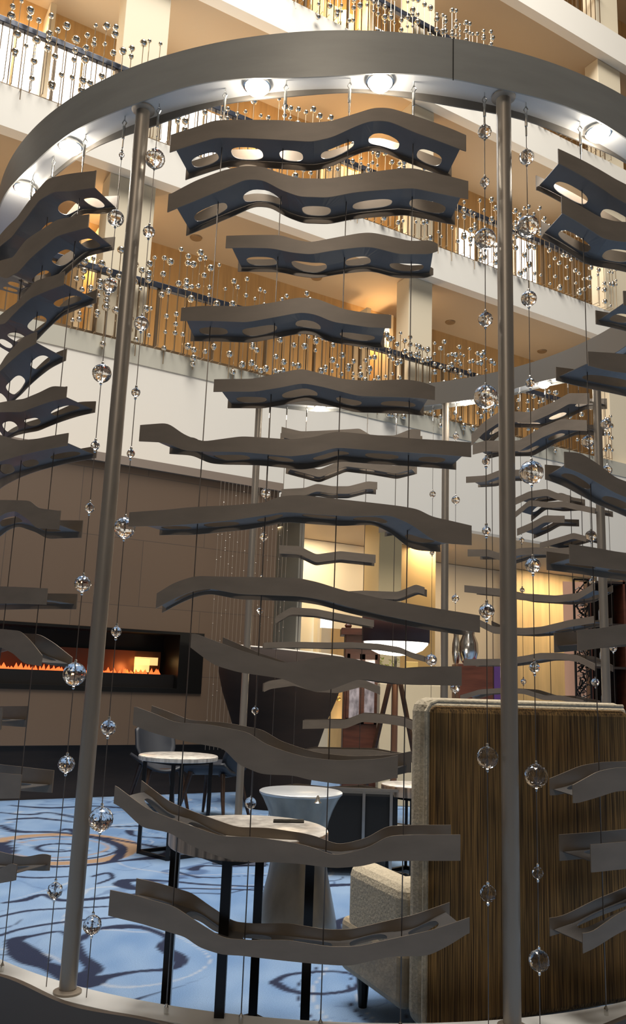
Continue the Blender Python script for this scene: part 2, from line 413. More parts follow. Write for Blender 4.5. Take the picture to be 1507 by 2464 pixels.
def ballrod(lv, s, top, off, lab, grp, nb, below=0.0, rs=1.0):
    z = LV[lv][0]; base = PW(s, D0-off, z)
    m = MB(); m.tube([base+Vector((0,0,-below)), base+Vector((0,0,top))], .007, 6)
    if off > 0: m.tube([base+Vector((0,0,-.02 if below else .03)), PW(s, D0+.09, z+.03 if not below else z-.02)], .006, 5)
    o = m.build('ball_rod', M_rod, None, origin=base); tag(o, lab, 'ball rod', grp)
    hs = [top]; o['label'] = rodlabel(lv, base, top, nb, below)
    for k in range(nb-1): hs.append(random.uniform(-below+.03, top-.1))
    for h in hs:
        b = bpy.data.objects.new('ball', ball_of(random.choice((.034, .042, .05, .06))*rs)); COL.objects.link(b); b.parent = o; b.location = (0, 0, h)
GR = ['ball rods on the lowest balcony', 'ball rods on the second balcony', 'ball rods on the third balcony', 'ball rods on the top balcony']
REG = [(-200, 'behind the left edge fins'), (180, 'left of the near left pole'), (290, 'around the left cream column'), (380, 'just right of the left cream column'), (480, 'left of the short front fins'),
       (600, 'above the left half of the front fins'), (700, 'right behind the middle of the front fins'), (800, 'behind the right half of the front fins'), (900, 'left of the middle cream column'), (985, 'before the middle cream column'),
       (1055, 'just right of the middle cream column'), (1130, 'left of the near right pole'), (1210, 'around the near right pole'), (1290, 'right of the near right pole'), (1370, 'behind the right edge fins'), (1440, 'at the right edge')]
LN = ['lowest', 'second', 'third', 'top']
def toppx(p):
    d = Vector(p)-EYE; return W_/2+F*d.dot(RT)/d.dot(fwd)
def rodlabel(lv, base, top, n, below):
    x = toppx(base); reg = [b for a, b in REG if x >= a]; reg = reg[-1] if reg else REG[0][1]
    hh = 'short' if top < 1.1 else 'low' if top < 1.25 else 'medium' if top < 1.4 else 'tall' if top < 1.52 else 'tallest'
    return '%s%s rod, %s mirrored balls, %s balcony, %s' % (hh, ' dropping' if below else '', {2:'two',3:'three',4:'four',5:'five',6:'six'}[n], LN[lv], reg)
def screen(lv, s0, s1, step, topf, nb, lab, offs=(.04, .13)):
    s = s0
    while s < s1:
        ballrod(lv, s, topf(s)+random.uniform(-.22, .22), random.uniform(*offs), lab, GR[lv], nb(), below=random.choice((0, 0, 0, .22)))
        s += step*random.uniform(.7, 1.3)
rb = lambda a, b: (lambda: random.randint(a, b))
sA = [sw(on_wall(x, y, D0)) for x, y in ((170, 790), (340, 838), (620, 905), (1000, 950), (1190, 990), (1480, 1050))]
screen(0, sA[0], sA[2], .12, lambda s: 1.30+.22*sin(s*1.7), rb(3, 6), 'slim rod threaded with mirrored balls standing on the lowest balcony edge')
screen(0, sA[2], sA[4], .098, lambda s: 1.32+.1*sin(s*2), rb(4, 6), 'slim rod threaded with mirrored balls standing on the lowest balcony edge')
screen(0, sA[4], sA[4]+3.3, .17, lambda s: .95, rb(3, 4), 'slim rod threaded with mirrored balls standing on the lowest balcony edge')
sB = [sw(on_wall(x, y, D0)) for x, y in ((-30, 200), (400, 330), (1480, 760))]
screen(1, sB[0], sB[1], .15, lambda s: 1.38+.15*sin(s*2.2), rb(3, 5), 'slim rod threaded with mirrored balls standing on the second balcony edge')
screen(1, sB[1], sB[2], .135, lambda s: 1.35+.2*sin(s*1.1), rb(3, 5), 'slim rod threaded with mirrored balls standing on the second balcony edge')
sCc = [sw(on_wall(x, y, D0)) for x, y in ((690, 20), (1200, 250), (1480, 400))]
screen(2, sCc[0], sCc[1], .14, lambda s: 1.55-.05*s*.3, rb(4, 6), 'slim rod threaded with mirrored balls standing on the third balcony edge')
screen(2, sCc[1], sCc[2], .25, lambda s: .9, rb(2, 3), 'slim rod threaded with mirrored balls standing on the third balcony edge')

# the feature wall with the fireplace ----------------------------------------------
DW = 9.1
M_brown = mat('brown_wall_panels', (.165, .108, .072), .55, noise_=(1.2, .10, (1, 1, 1)))
nt = M_brown.node_tree; b = nt.nodes['Principled BSDF']
bk = nt.nodes.new('ShaderNodeTexBrick'); bk.inputs['Scale'].default_value = 1.0; bk.inputs['Brick Width'].default_value = 1.5; bk.inputs['Row Height'].default_value = .75
bk.inputs['Mortar Size'].default_value = .004; bk.inputs['Color1'].default_value = (.155, .101, .064, 1); bk.inputs['Color2'].default_value = (.143, .092, .058, 1); bk.inputs['Mortar'].default_value = (.085, .06, .043, 1)
tcb = nt.nodes.new('ShaderNodeTexCoord'); mpb = nt.nodes.new('ShaderNodeMapping'); mpb.inputs['Rotation'].default_value = (radians(90), 0, AN*0)
# panel pattern runs in wall coordinates: (s, z)
cx = nt.nodes.new('ShaderNodeVectorMath'); cx.operation = 'DOT_PRODUCT'; cx.inputs[1].default_value = TT
sx = nt.nodes.new('ShaderNodeSeparateXYZ'); cb = nt.nodes.new('ShaderNodeCombineXYZ')
nt.links.new(tcb.outputs['Object'], cx.inputs[0]); nt.links.new(tcb.outputs['Object'], sx.inputs[0])
nt.links.new(cx.outputs['Value'], cb.inputs[0]); nt.links.new(sx.outputs[2], cb.inputs[1]); nt.links.new(cb.outputs[0], bk.inputs['Vector'])
nt.links.new(bk.outputs['Color'], b.inputs['Base Color'])
s_r = sw(on_wall(672, 1192, DW)); s_l = -6.0
zt = EZ+.256*DW; zb_ = EZ-.0825*DW
f0, f1 = sw(on_wall(487, 1600, DW)), s_l+.3
zf0, zf1 = EZ-.0205*DW, EZ+.0545*DW
m = MB(); m.wbox(s_l, s_r, DW, DW+.25, zf1, zt); m.wbox(s_l, s_r, DW, DW+.25, zb_, zf0)
m.wbox(f0, s_r, DW, DW+.25, zf0, zf1); m.wbox(s_l, f1, DW, DW+.25, zf0, zf1)
m.wbox(s_l, s_r, DW+.55, DW+2.2, zb_, zt); m.wbox(s_l, s_r, DW+.25, DW+.55, zf1+.02, zt); m.wbox(s_l, s_r, DW+.25, DW+.55, zb_, zf0-.02)
m.wbox(f0+.02, s_r, DW+.25, DW+.55, zf0-.02, zf1+.02)
struct('wall_feature', m, M_brown)
m = MB(); m.wbox(s_l, s_r+.03, DW-.05, DW+2.2, zt, zt+.10); struct('trim_7', m, mat('wall_cap', (.27, .21, .165), .5))
m = MB(); m.wbox(s_l, s_r-.05, DW+.14, DW+2.2, 0, zb_); struct('baseboard_feature', m, mat('dark_wood_base', (.030, .019, .013), .5, noise_=(2, .25, (1, 1, 8))))
# fireplace
fp = thing('wall_fireplace', PW((f0+f1)/2, DW+.1, zf0), 'long black linear fireplace with low orange flames set in the brown wall', 'fireplace')
m = MB(); m.wbox(f1, f0, DW+.50, DW+.54, zf0, zf1); m.wbox(f1, f0, DW-.012, DW+.5, zf1-.03, zf1); m.wbox(f1, f0, DW-.012, DW+.5, zf0, zf0+.05)
m.wbox(f0-.30, f0, DW-.012, DW+.5, zf0+.05, zf1-.03); m.build('firebox', M_black, fp)
m = MB(); m.wbox(f1, f0-.3, DW+.10, DW+.49, zf0+.05, zf0+.20); m.build('ember_bed', mat('ember_black', (.01, .008, .007), .4), fp)
M_back = mat('firebox_back', (.16, .06, .03), .35, .3)
m = MB(); m.wbox(f1, f0-.34, DW+.455, DW+.495, zf0+.2, zf0+.46); m.build('back_panel', M_back, fp)
M_flame = mat('flame', (1, .3, .05), .6, emit=(1.0, .13, .03), estr=1.7)
fm = MB(); s = f1+.05
while s < f0-.42:
    h = random.uniform(.02, .07); w = random.uniform(.012, .035); d = DW+.2+random.uniform(0, .06)
    fm.add([PW(s-w, d-.01, zf0+.2), PW(s+w, d-.01, zf0+.2), PW(s+w, d+.01, zf0+.2), PW(s-w, d+.01, zf0+.2), PW(s+random.uniform(-.01, .01), d, zf0+.2+h)], [(0,1,2,3),(0,1,4),(1,2,4),(2,3,4),(3,0,4)])
    s += random.uniform(.015, .05)
o = fm.build('flames', M_flame, fp); o['kind'] = 'stuff'
for s in (-3.5, -1.5, .2, 1.6):
    if s < f0-.4: lamp('flame_light', 'POINT', PW(s, DW+.28, zf0+.26), 1.6, (1, .32, .08), .05)
for s in (1.3, 2.2): 
    pass
lamp('flame_light', 'POINT', PW(f0-.75, DW+.25, zf0+.26), 2.0, (1, .42, .12), .05)
m = MB(); a = sw(on_wall(330, 1600, DW+.3)); b2 = sw(on_wall(384, 1600, DW+.3)); z1 = zf0+.22
m.wbox(a, b2-.1, DW+.36, DW+.40, z1, z1+.15); m.wbox(a, b2, DW+.36, DW+.40, z1+.08, z1+.17)
tag(m.build('reflection_glow', mat('reflection_glow', (1, .8, .4), .4, emit=(1, .66, .25), estr=.9), fp), 'glowing yellow block for a lamp reflected in the fire glass')  # emissive block painting a lamp's reflection in the fireplace glass
# bead curtain before the right end of the feature wall
m = MB(); a = sw(on_wall(512, 1500, DW-.12)); b2 = sw(on_wall(690, 1500, DW-.12)); s = a
while s < b2-.02:
    m.tube([PW(s, DW-.12, .5), PW(s, DW-.12, zt-.02)], .0022, 4)
    for k in range(7):
        m.sphere(PW(s, DW-.12, random.uniform(.55, zt-.1)), .007, 6, 4)
    s += .052
tag(m.build('bead_curtain', mat('bead_strands', (.55, .47, .38), .3, .5)), 'fine bead curtain hanging before the right end of the brown wall', 'curtain', kind='stuff')

# lobby under the first balcony ---------------------------------------------------------
DL = 15.6
zc = ZAB+.02
m = MB(); m.wbox(s_r-3, 26, DL, DL+.2, 0, zc); struct('wall_back', m, mat('cream_wall', (.66, .50, .30), .7))
m = MB(); m.wbox(26, 26.2, -2, DL, 0, EZ+1.7*D0); struct('wall_right', m, mat('tan_wall', (.5, .38, .25), .8))
def lobby_panel(name, u0, u1, v0, mt, d=DL, th=.04, v1=None, zt_=None):
    a = sw(on_wall(u0, (v0 or 1600), d)); b = sw(on_wall(u1, (v0 or 1600), d))
    z = min(zc-.01, on_wall((u0+u1)/2, v0, d).z) if v0 else zc-.01
    z0 = 0.0 if v1 is None else max(0, on_wall((u0+u1)/2, v1, d).z)
    m = MB(); m.wbox(a, b, d-th, d-.002, z0, z); return m
M_lw = mat('lit_white_panel', (.86, .80, .66), .6)
struct('wall_lobby_1', lobby_panel('', 716, 912, 1308, M_lw, 14.6, .1), M_lw)
M_wood = mat('honey_wood', (.74, .52, .25), .5, noise_=(2, .12, (3, 3, .4)))
struct('wall_lobby_2', lobby_panel('', 1222, 1387, 1372, M_wood, 15.0, .3), M_wood)
struct('wall_lobby_3', lobby_panel('', 960, 1042, 1280, M_wood, 13.8, .1), mat('ochre_wall', (.66, .45, .19), .6))
M_pale = mat('pale_lobby_wall', (.62, .54, .42), .7)
struct('wall_lobby_4', lobby_panel('', 1042, 1222, 1350, M_pale, 15.3, .1), M_pale)
s = sw(on_wall(925, 1400, 12.2)); m = MB(); m.wbox(s-.26, s+.24, 12.0, 12.5, 0, zc); struct('wall_pillar_1', m, mat('ochre_pillar', (.74, .58, .32), .6), bevel=.02)
s = sw(on_wall(709, 1400, 12.8)); m = MB(); m.wbox(s-.05, s+.05, 12.6, 14.6, 0, zc); struct('wall_pillar_2', m, M_cream)
# doorway with a bluish lit pane
s0_ = sw(on_wall(764, 1520, 14.4)); s1_ = sw(on_wall(796, 1520, 14.4))
m = MB(); m.wbox(s0_, s1_, 14.38, 14.42, 0, 2.55); o = struct('window_20', m, mat('blue_lit_pane', (.7, .8, .95), .4, emit=(.75, .88, 1.0), estr=1.3))
m = MB(); m.wbox(s1_, s1_+.06, 14.3, 14.45, 0, 2.6); m.wbox(s0_-.06, s0_, 14.3, 14.45, 0, 2.6); m.build('window_frame', M_lw, o)
# honey coloured door with a round knob
s0_ = sw(on_wall(792, 1700, 13.6)); s1_ = sw(on_wall(826, 1700, 13.6))
m = MB(); m.wbox(s0_, s1_, 13.58, 13.64, 0, 2.3); o = struct('door_1', m, M_wood)
m = MB(); m.sphere(PW((s0_+s1_)/2, 13.53, 1.0), .05); m.build('door_knob', mat('brass', (.8, .55, .2), .2, 1.0), o, smooth=True)
m = MB(); m.wbox(s0_-.22, s0_, 13.6, 13.66, 0, 2.3); struct('trim_8', m, M_lw)
# lobby light
for s, e in ((8.2, 120), (11.5, 150), (15.5, 150)):
    lamp('lobby_downlight', 'AREA', PW(s, 13.7, zc-.06), e*.5, (1, .78, .50), 1.8, PW(s, 13.9, 0), size_y=.9)
lamp('lobby_floor_glow', 'AREA', PW(10.5, 13.2, .6), 20, (1, .74, .42), 3.5, PW(10.5, 13.6, 6), size_y=1)

# =================================================================== RING SCULPTURE
RO, RI = 2.166, 2.028
ZR, ZRT = EZ+2.40, EZ+2.595
ring = thing('ring_frame', (CX, CY, 0), 'large round champagne metal ring carried on slim poles from a low curb', 'sculpture frame')
def ring_band(r0, r1, zf0_, zf1_, n=240, a0=0, a1=2*pi):
    m = MB(); full = abs(a1-a0-2*pi) < 1e-6; k = n if full else n+1; vs = []
    for i in range(k):
        th = a0+(a1-a0)*i/n
        z0 = zf0_(th) if callable(zf0_) else zf0_; z1 = zf1_(th) if callable(zf1_) else zf1_
        vs += [cyl(th, r0, z0), cyl(th, r1, z0), cyl(th, r1, z1), cyl(th, r0, z1)]
    fs = []
    for i in range(n):
        a = i*4; b = ((i+1) % k)*4
        for j in range(4): fs.append((a+j, a+(j+1) % 4, b+(j+1) % 4, b+j))
    if not full: fs += [(0,1,2,3), (n*4+3, n*4+2, n*4+1, n*4)]
    return m.add(vs, fs)
wav = lambda th: ZR+.011*sin(th*9+.8)+.008*sin(th*17+2)
wav2 = lambda th: ZR+.009*sin(th*8+2.4)+.006*sin(th*19)
RA0, RA1 = radians(-162), radians(111)
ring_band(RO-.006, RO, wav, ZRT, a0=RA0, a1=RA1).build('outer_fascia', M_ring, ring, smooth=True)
ring_band(RI, RI+.006, wav2, ZRT, a0=RA0, a1=RA1).build('inner_fascia', mat('ring_inner_face_shaded', (.20, .175, .145), .45, .35), ring, smooth=True)  # inner face is the same ring metal, with shade put into its colour
ring_band(RI+.006, RO-.006, ZR+.028, ZR+.036, a0=RA0, a1=RA1).build('underside_plate', M_under, ring, smooth=True)
# seam in the fascia
p = on_cyl(1091, 150, RO+.0005); th = atan2(p.y-CY, p.x-CX)
m = MB()
for dz in (0,): m.tube([cyl(th, RO+.0008, ZR+.0), cyl(th, RO+.0008, ZRT)], .0022, 6)
m.build('fascia_seam', M_black, ring)
CT = EZ-1.11
cwav = lambda th: CT+.012*sin(th*11)+.009*sin(th*23+1)
A0, A1 = radians(-162), radians(111)
for (g0, g1) in ((radians(-162)-.003, radians(-162)), (radians(111), radians(111)+.003)): ring_band(RI, RO, ZR, ZRT, n=2, a0=g0, a1=g1).build('end_cap', M_ring, ring)
ring_band(RO-.01, RO+.012, 0.0, cwav, a0=A0, a1=A1).build('curb_fascia', M_curb, ring, smooth=True)
ring_band(RI, RO-.01, CT-.03, CT-.004, a0=A0, a1=A1).build('curb_top', M_curbtop, ring, smooth=True)
ring_band(RI, RI+.015, 0.0, CT-.03, a0=A0, a1=A1).build('curb_inner_face', M_curb, ring, smooth=True)
RM = (RO+RI)/2
poles = []
for (u, v, near) in ((345, 262, True), (1212, 235, True), (624, 978, False), (1073, 968, False), (1447, 1275, False)):
    p = on_cyl(u, v, RM, near); th = atan2(p.y-CY, p.x-CX); poles.append(th)
    b = cyl(th, RM, CT-.005)
    m = MB(); m.tube([b, cyl(th, RM, ZR+.03)], .0305, 24); m.build('pole', M_pole, ring, smooth=True)
    m = MB(); m.lathe([(.05, 0), (.05, .008), (.036, .014)], b, 20); m.build('pole_foot', M_pole, ring, smooth=True)
    m = MB(); m.lathe([(.036, 0), (.05, .008), (.05, .014)], cyl(th, RM, ZR+.012), 20); m.build('pole_collar', M_pole, ring, smooth=True)
# ring downlights
def ring_light(u, v, near=True, r=.050, e=16):
    p = on_z(u, v, ZR+.005)
    th = atan2(p.y-CY, p.x-CX); q = cyl(th, RM, ZR+.0)
    m = MB(); m.lathe([(r*1.15, .030), (r*1.15, .012), (r*1.02, .010), (r*1.0, .028)], q, 24); h = m.build('downlight', M_steel, ring, smooth=True)
    m = MB(); m.lathe([(.004, -.024), (r*.55, -.018), (r*.85, -.004), (r*.97, .018)], q, 24); bb = m.build('bulb', M_bulb, h, smooth=True)
    lamp('ring_lamp', 'SPOT', q+Vector((0,0,-.03)), e*1.7, (1, .93, .82), .035, q+Vector((0,0,-3)), spot=radians(120), blend=.8)
    lamp('bulb_light', 'POINT', q+Vector((0,0,-.06)), 2.5, (1, .93, .82), .03)
for (u, v) in ((613, 198), (917, 188), (1450, 318), (165, 355), (65, 460)): ring_light(u, v)
for (u, v) in ((770, 985), (925, 990), (1130, 975), (1385, 955)): ring_light(u, v, False)

# wavy fins ---------------------------------------------------------------------------
DEP = .19
RF, RB = RM+DEP/2, RM-DEP/2                  # outer plate, inner plate
def smooth_tab(tab, step, win):
    xs_ = []; a, b = tab[0][0], tab[-1][0]; n = max(8, int(abs(b-a)/step)); raw = []
    for i in range(n+1): xs_.append(a+(b-a)*i/n)
    k = max(1, int(win/step)); out = []
    for x in xs_:
        acc = 0; wsum = 0
        for j in range(-k, k+1):
            y = x+j*(b-a)/n
            if y < a: val = 2*lerp_tab(tab, a)-lerp_tab(tab, 2*a-y)
            elif y > b: val = 2*lerp_tab(tab, b)-lerp_tab(tab, 2*b-y)
            else: val = lerp_tab(tab, y)
            w = k+1-abs(j); acc += val*w; wsum += w
        out.append((x, acc/wsum))
    return out
def plate(r, top, bot, th=.004):
    a = max(top[0][0], bot[0][0]); b = min(top[-1][0], bot[-1][0]); a = min(top[0][0], bot[0][0]); b = max(top[-1][0], bot[-1][0])
    n = max(10, int((b-a)*r/.012)); vs = []; fs = []
    for i in range(n+1):
        t = a+(b-a)*i/n; zt_ = lerp_tab(top, t); zb2 = lerp_tab(bot, t)
        vs += [cyl(t, r-th/2, zb2), cyl(t, r+th/2, zb2), cyl(t, r+th/2, zt_), cyl(t, r-th/2, zt_)]
    for i in range(n):
        p, q = i*4, (i+1)*4
        for j in range(4): fs.append((p+j, p+(j+1) % 4, q+(j+1) % 4, q+j))
    fs += [(0,1,2,3), (n*4+3, n*4+2, n*4+1, n*4)]
    return MB().add(vs, fs)
def web(r0, r1, a, b, zf, hole=.16, gap=.05):
    m = MB(); L = (b-a)*(r0+r1)/2; n = max(1, int(round((L-gap)/(hole+gap)))); N = 28
    for c in range(n):
        ca_, cb_ = a+(b-a)*c/n, a+(b-a)*(c+1)/n; cc = (ca_+cb_)/2; hw = (cb_-ca_)/2
        gw = hw*(.64+.12*sin(c*2.3+a*7)); hv = .20+.03*sin(c*1.7+a*3); vc = .735
        inn = []; outp = []
        for k in range(N):
            t = 2*pi*(k+.5)/N; cx_, cy_ = cos(t), sin(t)
            ex = math.copysign(abs(cx_)**.75, cx_); ey = math.copysign(abs(cy_)**.75, cy_)
            inn.append((cc+gw*ex, vc+hv*ey))
            q = 1/max(abs(cx_), abs(cy_)); outp.append((cc+hw*cx_*q, .5+.5*cy_*q))
        vs = []
        for (t, v) in inn+outp: vs.append(cyl(t, r0+(r1-r0)*v, zf(t)))
        cr_ = [(ca_, 0), (cb_, 0), (cb_, 1), (ca_, 1)]
        fs = [(k, (k+1) % N, N+(k+1) % N, N+k) for k in range(N)]
        # fill the four corner slivers
        for (ct, cv, ang) in ((ca_, 0, 5*pi/4), (cb_, 0, 7*pi/4), (cb_, 1, pi/4), (ca_, 1, 3*pi/4)):
            k = int(math.floor(ang/(2*pi)*N-.5)) % N; vs.append(cyl(ct, r0+(r1-r0)*cv, zf(ct))); fs.append((N+k, N+(k+1) % N, len(vs)-1))
        m.add(vs, fs)
    return m
FINS = []
def cz(pts, r, near):
    out = []
    for (u, v) in pts:
        p = on_cyl(u, v, r, near); out.append((atan2(p.y-CY, p.x-CX) % (2*pi) if near else atan2(p.y-CY, p.x-CX), p.z))
    out.sort(); return out
def fin(top, bot=None, h=None, near=True, back=None, ext=(.03, .03), lab='', grp=None, hole=.15, win=.035):
    """front edge traced on the outer plate (near panels) or on the inner plate (far panels)"""
    rv, ro = (RF, RB) if near else (RB, RF)
    if bot is None: bot = [(u, v+h) for u, v in top]
    T = smooth_tab(cz(top, rv, near), .006, win/2); B = smooth_tab(cz(bot, rv, near), .006, win/2)
    a, b = T[0][0], T[-1][0]
    # other plate: same wave, ends where the photograph shows them
    if back:
        ba = cz([back[0]], ro, near)[0][0]; bb = cz([back[1]], ro, near)[0][0]
        if ba > bb: ba, bb = bb, ba
    else: ba, bb = a+ext[0]/ro, b-ext[1]/ro
    T2 = [(t, lerp_tab(T, a+(b-a)*(t-ba)/(bb-ba))) for t in [ba+(bb-ba)*i/80 for i in range(81)]]
    B2 = [(t, lerp_tab(B, a+(b-a)*(t-ba)/(bb-ba))) for t in [ba+(bb-ba)*i/80 for i in range(81)]]
    zm = [(t, .34*lerp_tab(T, t)+.66*lerp_tab(B, t)) for t, _ in T]
    c = cyl((a+b)/2, RM, lerp_tab(zm, (a+b)/2))
    t = thing('wavy_fin', c, lab, 'hanging metal fin', grp)
    plate(rv, T, B).build('outer_plate' if near else 'inner_plate', M_fin, t, smooth=True)
    plate(ro, T2, B2).build('inner_plate' if near else 'outer_plate', M_fin, t, smooth=True)
    wa, wb = max(a, ba)+.01, min(b, bb)-.01
    f1_ = lambda x: lerp_tab(zm, x)
    if back:                                # skewed web between the two plates
        rvv, roo = rv, ro
        m = web(rvv-(.003 if near else -.003), roo+(.003 if near else -.003), 0.0, 1.0*(b-a), lambda x: 0, hole)
        def remap(vert):
            x, y = vert[0]-CX, vert[1]-CY; r = hypot(x, y); th_ = atan2(y, x)
            return th_, (r-rvv)/(roo-rvv)
        vs = []
        for v_ in m.v:
            th_, k = remap(v_); g = (th_ % (2*pi))/(b-a); g = 0 if g > 1.5 else g
            th2 = (a+.008+(b-a-.016)*g)*(1-k)+(ba+.008+(bb-ba-.016)*g)*k; r = rvv+(roo-rvv)*k
            vs.append(tuple(cyl(th2, r, lerp_tab(zm, a+(b-a)*g))))
        m.v = vs
    else:
        m = web(rv-(.003 if near else -.003), ro+(.003 if near else -.003), wa, wb, f1_, hole)
    m.build('perforated_web', M_web, t, solid=.003)
    return t
G1 = 'fins of the front centre stack'
# ---- front centre stack, top to bottom
fin([(412,325),(475,305),(517,290),(610,289),(682,290),(743,297),(798,292),(856,274),(899,260),(936,260),(1002,280),(1095,314),(1122,326)],
    [(409,367),(455,352),(520,332),(616,334),(685,338),(750,342),(800,331),(862,295+7),(895,291),(935,292),(1000,320),(1095,355),(1120,364)], back=((449,400),(1087,390)), lab='topmost wavy fin of the front centre stack, glaring through its slots under the ring', grp=G1)
fin([(414,466),(470,436),(539,410),(592,399),(634,402),(677,418),(722,430),(790,431),(856,420),(962,406),(994,405),(1042,416),(1095,428),(1124,436)],
    [(403,511),(470,484),(540,455),(592,432),(634,434),(677,458),(722,474),(790,476),(856,463),(962,455),(994,453),(1042,463),(1095,474),(1127,479)], back=((451,530),(1095,500)), lab='second wavy fin from the top of the front centre stack, hump left of middle', grp=G1)
fin([(545,568),(677,566),(708,577),(748,584),(803,573),(869,561),(896,560),(989,581),(1042,578),(1054,588)], [(545,597),(655,598),(700,608),(748,613),(803,603),(869,595),(896,595),(960,612),(1042,612),(1052,604)], back=((574,630),(1043,645)), lab='short grey wavy fin third from the top of the front centre stack', grp=G1)
fin([(437,741),(495,736),(595,738),(660,728),(720,716),(760,718),(828,745),(886,754),(942,758)], [(437,772),(595,776),(660,764),(725,752),(760,757),(800,775),(886,788),(938,790)], back=((460,800),(926,815)), lab='bluish grey fin fourth from the top, single low peak, above the lowest balcony balls', grp=G1)
fin([(518,913),(612,912),(670,898),(729,887),(740,891),(828,913),(886,917),(974,913),(1017,919),(1047,931)], [(514,943),(612,943),(670,934),(729,922),(780,932),(860,953),(930,955),(1010,958),(1040,962)], back=((549,965),(1020,985)), lab='brown fin fifth from the top, in front of the far side of the ring', grp=G1)
fin([(338,1023),(405,1018),(445,1047),(489,1063),(583,1050),(700,1058),(755,1052),(807,1038),(900,1047),(1000,1056),(1134,1065)],
    [(335,1062),(398,1065),(443,1084),(483,1087),(583,1088),(700,1099),(760,1091),(807,1077),(900,1084),(1000,1090),(1132,1100)], back=((408,1095),(1098,1125)), lab='longest pale grey fin, sixth from the top, left end raised against the white fascia', grp=G1)
fin([(312,1233),(400,1227),(453,1221),(560,1216),(636,1210),(675,1194),(720,1191),(842,1204),(964,1218),(1010,1226),(1034,1242),(1135,1265)],
    [(345,1266),(400,1266),(471,1260),(560,1252),(640,1240),(682,1232),(760,1238),(842,1243),(940,1240),(990,1262),(1045,1302),(1075,1308),(1134,1312)], back=((385,1275),(1060,1325)), lab='seventh fin of the front centre stack, bending down steeply near its right end', grp=G1)
fin([(378,1428),(420,1402),(470,1386),(560,1388),(640,1389),(720,1391),(766,1401),(821,1419),(934,1444),(1056,1465),(1155,1481)],
    [(376,1464),(420,1440),(459,1424),(500,1415),(575,1430),(720,1435),(781,1444),(860,1466),(934,1483),(1056,1508),(1150,1522)], back=((391,1465),(1120,1525)), lab='eighth fin, running down to the right across the tripod lamp shade', grp=G1)
fin([(472,1525),(526,1545),(581,1566),(681,1595),(720,1591),(790,1578),(842,1583),(920,1600),(979,1609),(1050,1604),(1111,1603)],
    [(459,1558),(514,1600),(575,1618),(681,1633),(720,1650),(760,1667),(799,1659),(863,1633),(979,1648),(1108,1650)], lab='ninth fin, broad brown band crossing the dark tub chair at eye level', grp=G1)
fin([(329,1701),(372,1717),(421,1738),(509,1744),(598,1762),(638,1790),(696,1811),(736,1822),(812,1830),(913,1826),(958,1817)],
    [(320,1744),(360,1761),(433,1781),(543,1802),(567,1836),(629,1863),(710,1866),(736,1875),(818,1887),(885,1887),(950,1872)], back=((360,1775),(990,1830)), lab='tenth fin, wide grey band sagging across the lower middle of the stack', grp=G1)
fin([(280,1891),(354,1946),(421,1973),(534,2012),(616,2014),(710,2028),(745,2036),(803,2058),(836,2053),(885,2040),(934,2011),(1000,2008),(1108,2008)],
    [(274,1933),(290,1940),(342,1991),(409,2003),(464,2037),(549,2068),(710,2077),(806,2089),(873,2084),(916,2072),(1000,2071),(1105,2071)], back=((338,1920),(1085,2030)), lab='eleventh fin, crossing in front of the crackle-topped table and the armchair', grp=G1)
fin([(270,2142),(323,2153),(421,2181),(464,2211),(537,2257),(600,2262),(690,2261),(794,2278),(861,2277),(965,2254),(1035,2239),(1130,2207)],
    [(261,2203),(340,2222),(418,2246),(448,2254),(476,2278),(534,2297),(580,2299),(760,2319),(842,2324),(938,2301),(1030,2300),(1080,2275),(1127,2245)], back=((326,2155),(1082,2215)), lab='lowest fin of the front centre stack, curved like a bowl over the table legs', grp=G1)
# ---- left stack
G2 = 'fins of the stack at the left edge'
fin([(-50,640),(-15,590),(0,567),(42,524),(85,465),(115,431),(160,420),(227,412)], [(-50,670),(-15,615),(0,594),(30,570),(64,525),(95,482),(130,462),(175,460),(228,452)], back=((-20,640),(286,480)), lab='topmost fin of the left edge stack, steeply arched below the two left ring lamps', grp=G2)
fin([(-50,660),(-20,634),(0,628),(32,620),(64,577),(106,550),(138,529),(214,516)], [(-50,700),(0,665),(15,671),(45,655),(74,622),(105,595),(136,569),(212,548)], back=((-20,700),(276,580)), lab='second fin from the top of the left edge stack, pointed tip on the cream column', grp=G2)
fin([(-50,782),(0,760),(42,728),(85,677),(136,662),(153,654)], [(-50,805),(0,781),(13,779),(45,745),(74,718),(153,686)], back=((-20,800),(234,705)), lab='third fin from the top of the left edge stack, over the lowest balustrade', grp=G2)
fin([(-50,912),(0,882),(13,859),(53,816),(70,805),(88,799)], [(-50,930),(0,895),(13,882),(59,842),(86,828)], back=((-25,935),(160,850)), lab='fourth fin of the left edge stack with a short plate rising to the right', grp=G2)
fin([(-50,985),(0,969),(59,960),(95,945),(127,929),(157,931)], [(-50,1005),(0,992),(53,992),(127,965),(159,958)], back=((-20,1010),(230,975)), lab='fifth fin of the left edge stack, notched tip on the white fascia', grp=G2)
fin([(-50,1030),(0,1047),(49,1060),(91,1056),(165,1042)], [(-50,1125),(0,1111),(74,1090),(160,1073)], back=((-20,1140),(232,1095)), lab='sixth fin of the left edge stack, just above the brown wall top', grp=G2)
fin([(-50,1203),(0,1203),(74,1205),(93,1223),(142,1229)], [(-50,1270),(0,1244),(13,1235),(38,1229),(74,1254),(85,1271),(142,1273)], back=((-20,1250),(199,1266)), lab='seventh fin of the left edge stack, on the brown wall', grp=G2)
fin([(-50,1408),(0,1411),(60,1413),(115,1416)], [(-50,1450),(0,1452),(50,1453),(108,1455)], back=((-20,1440),(186,1443)), lab='eighth fin of the left edge stack, flat and straight above the fireplace', grp=G2)
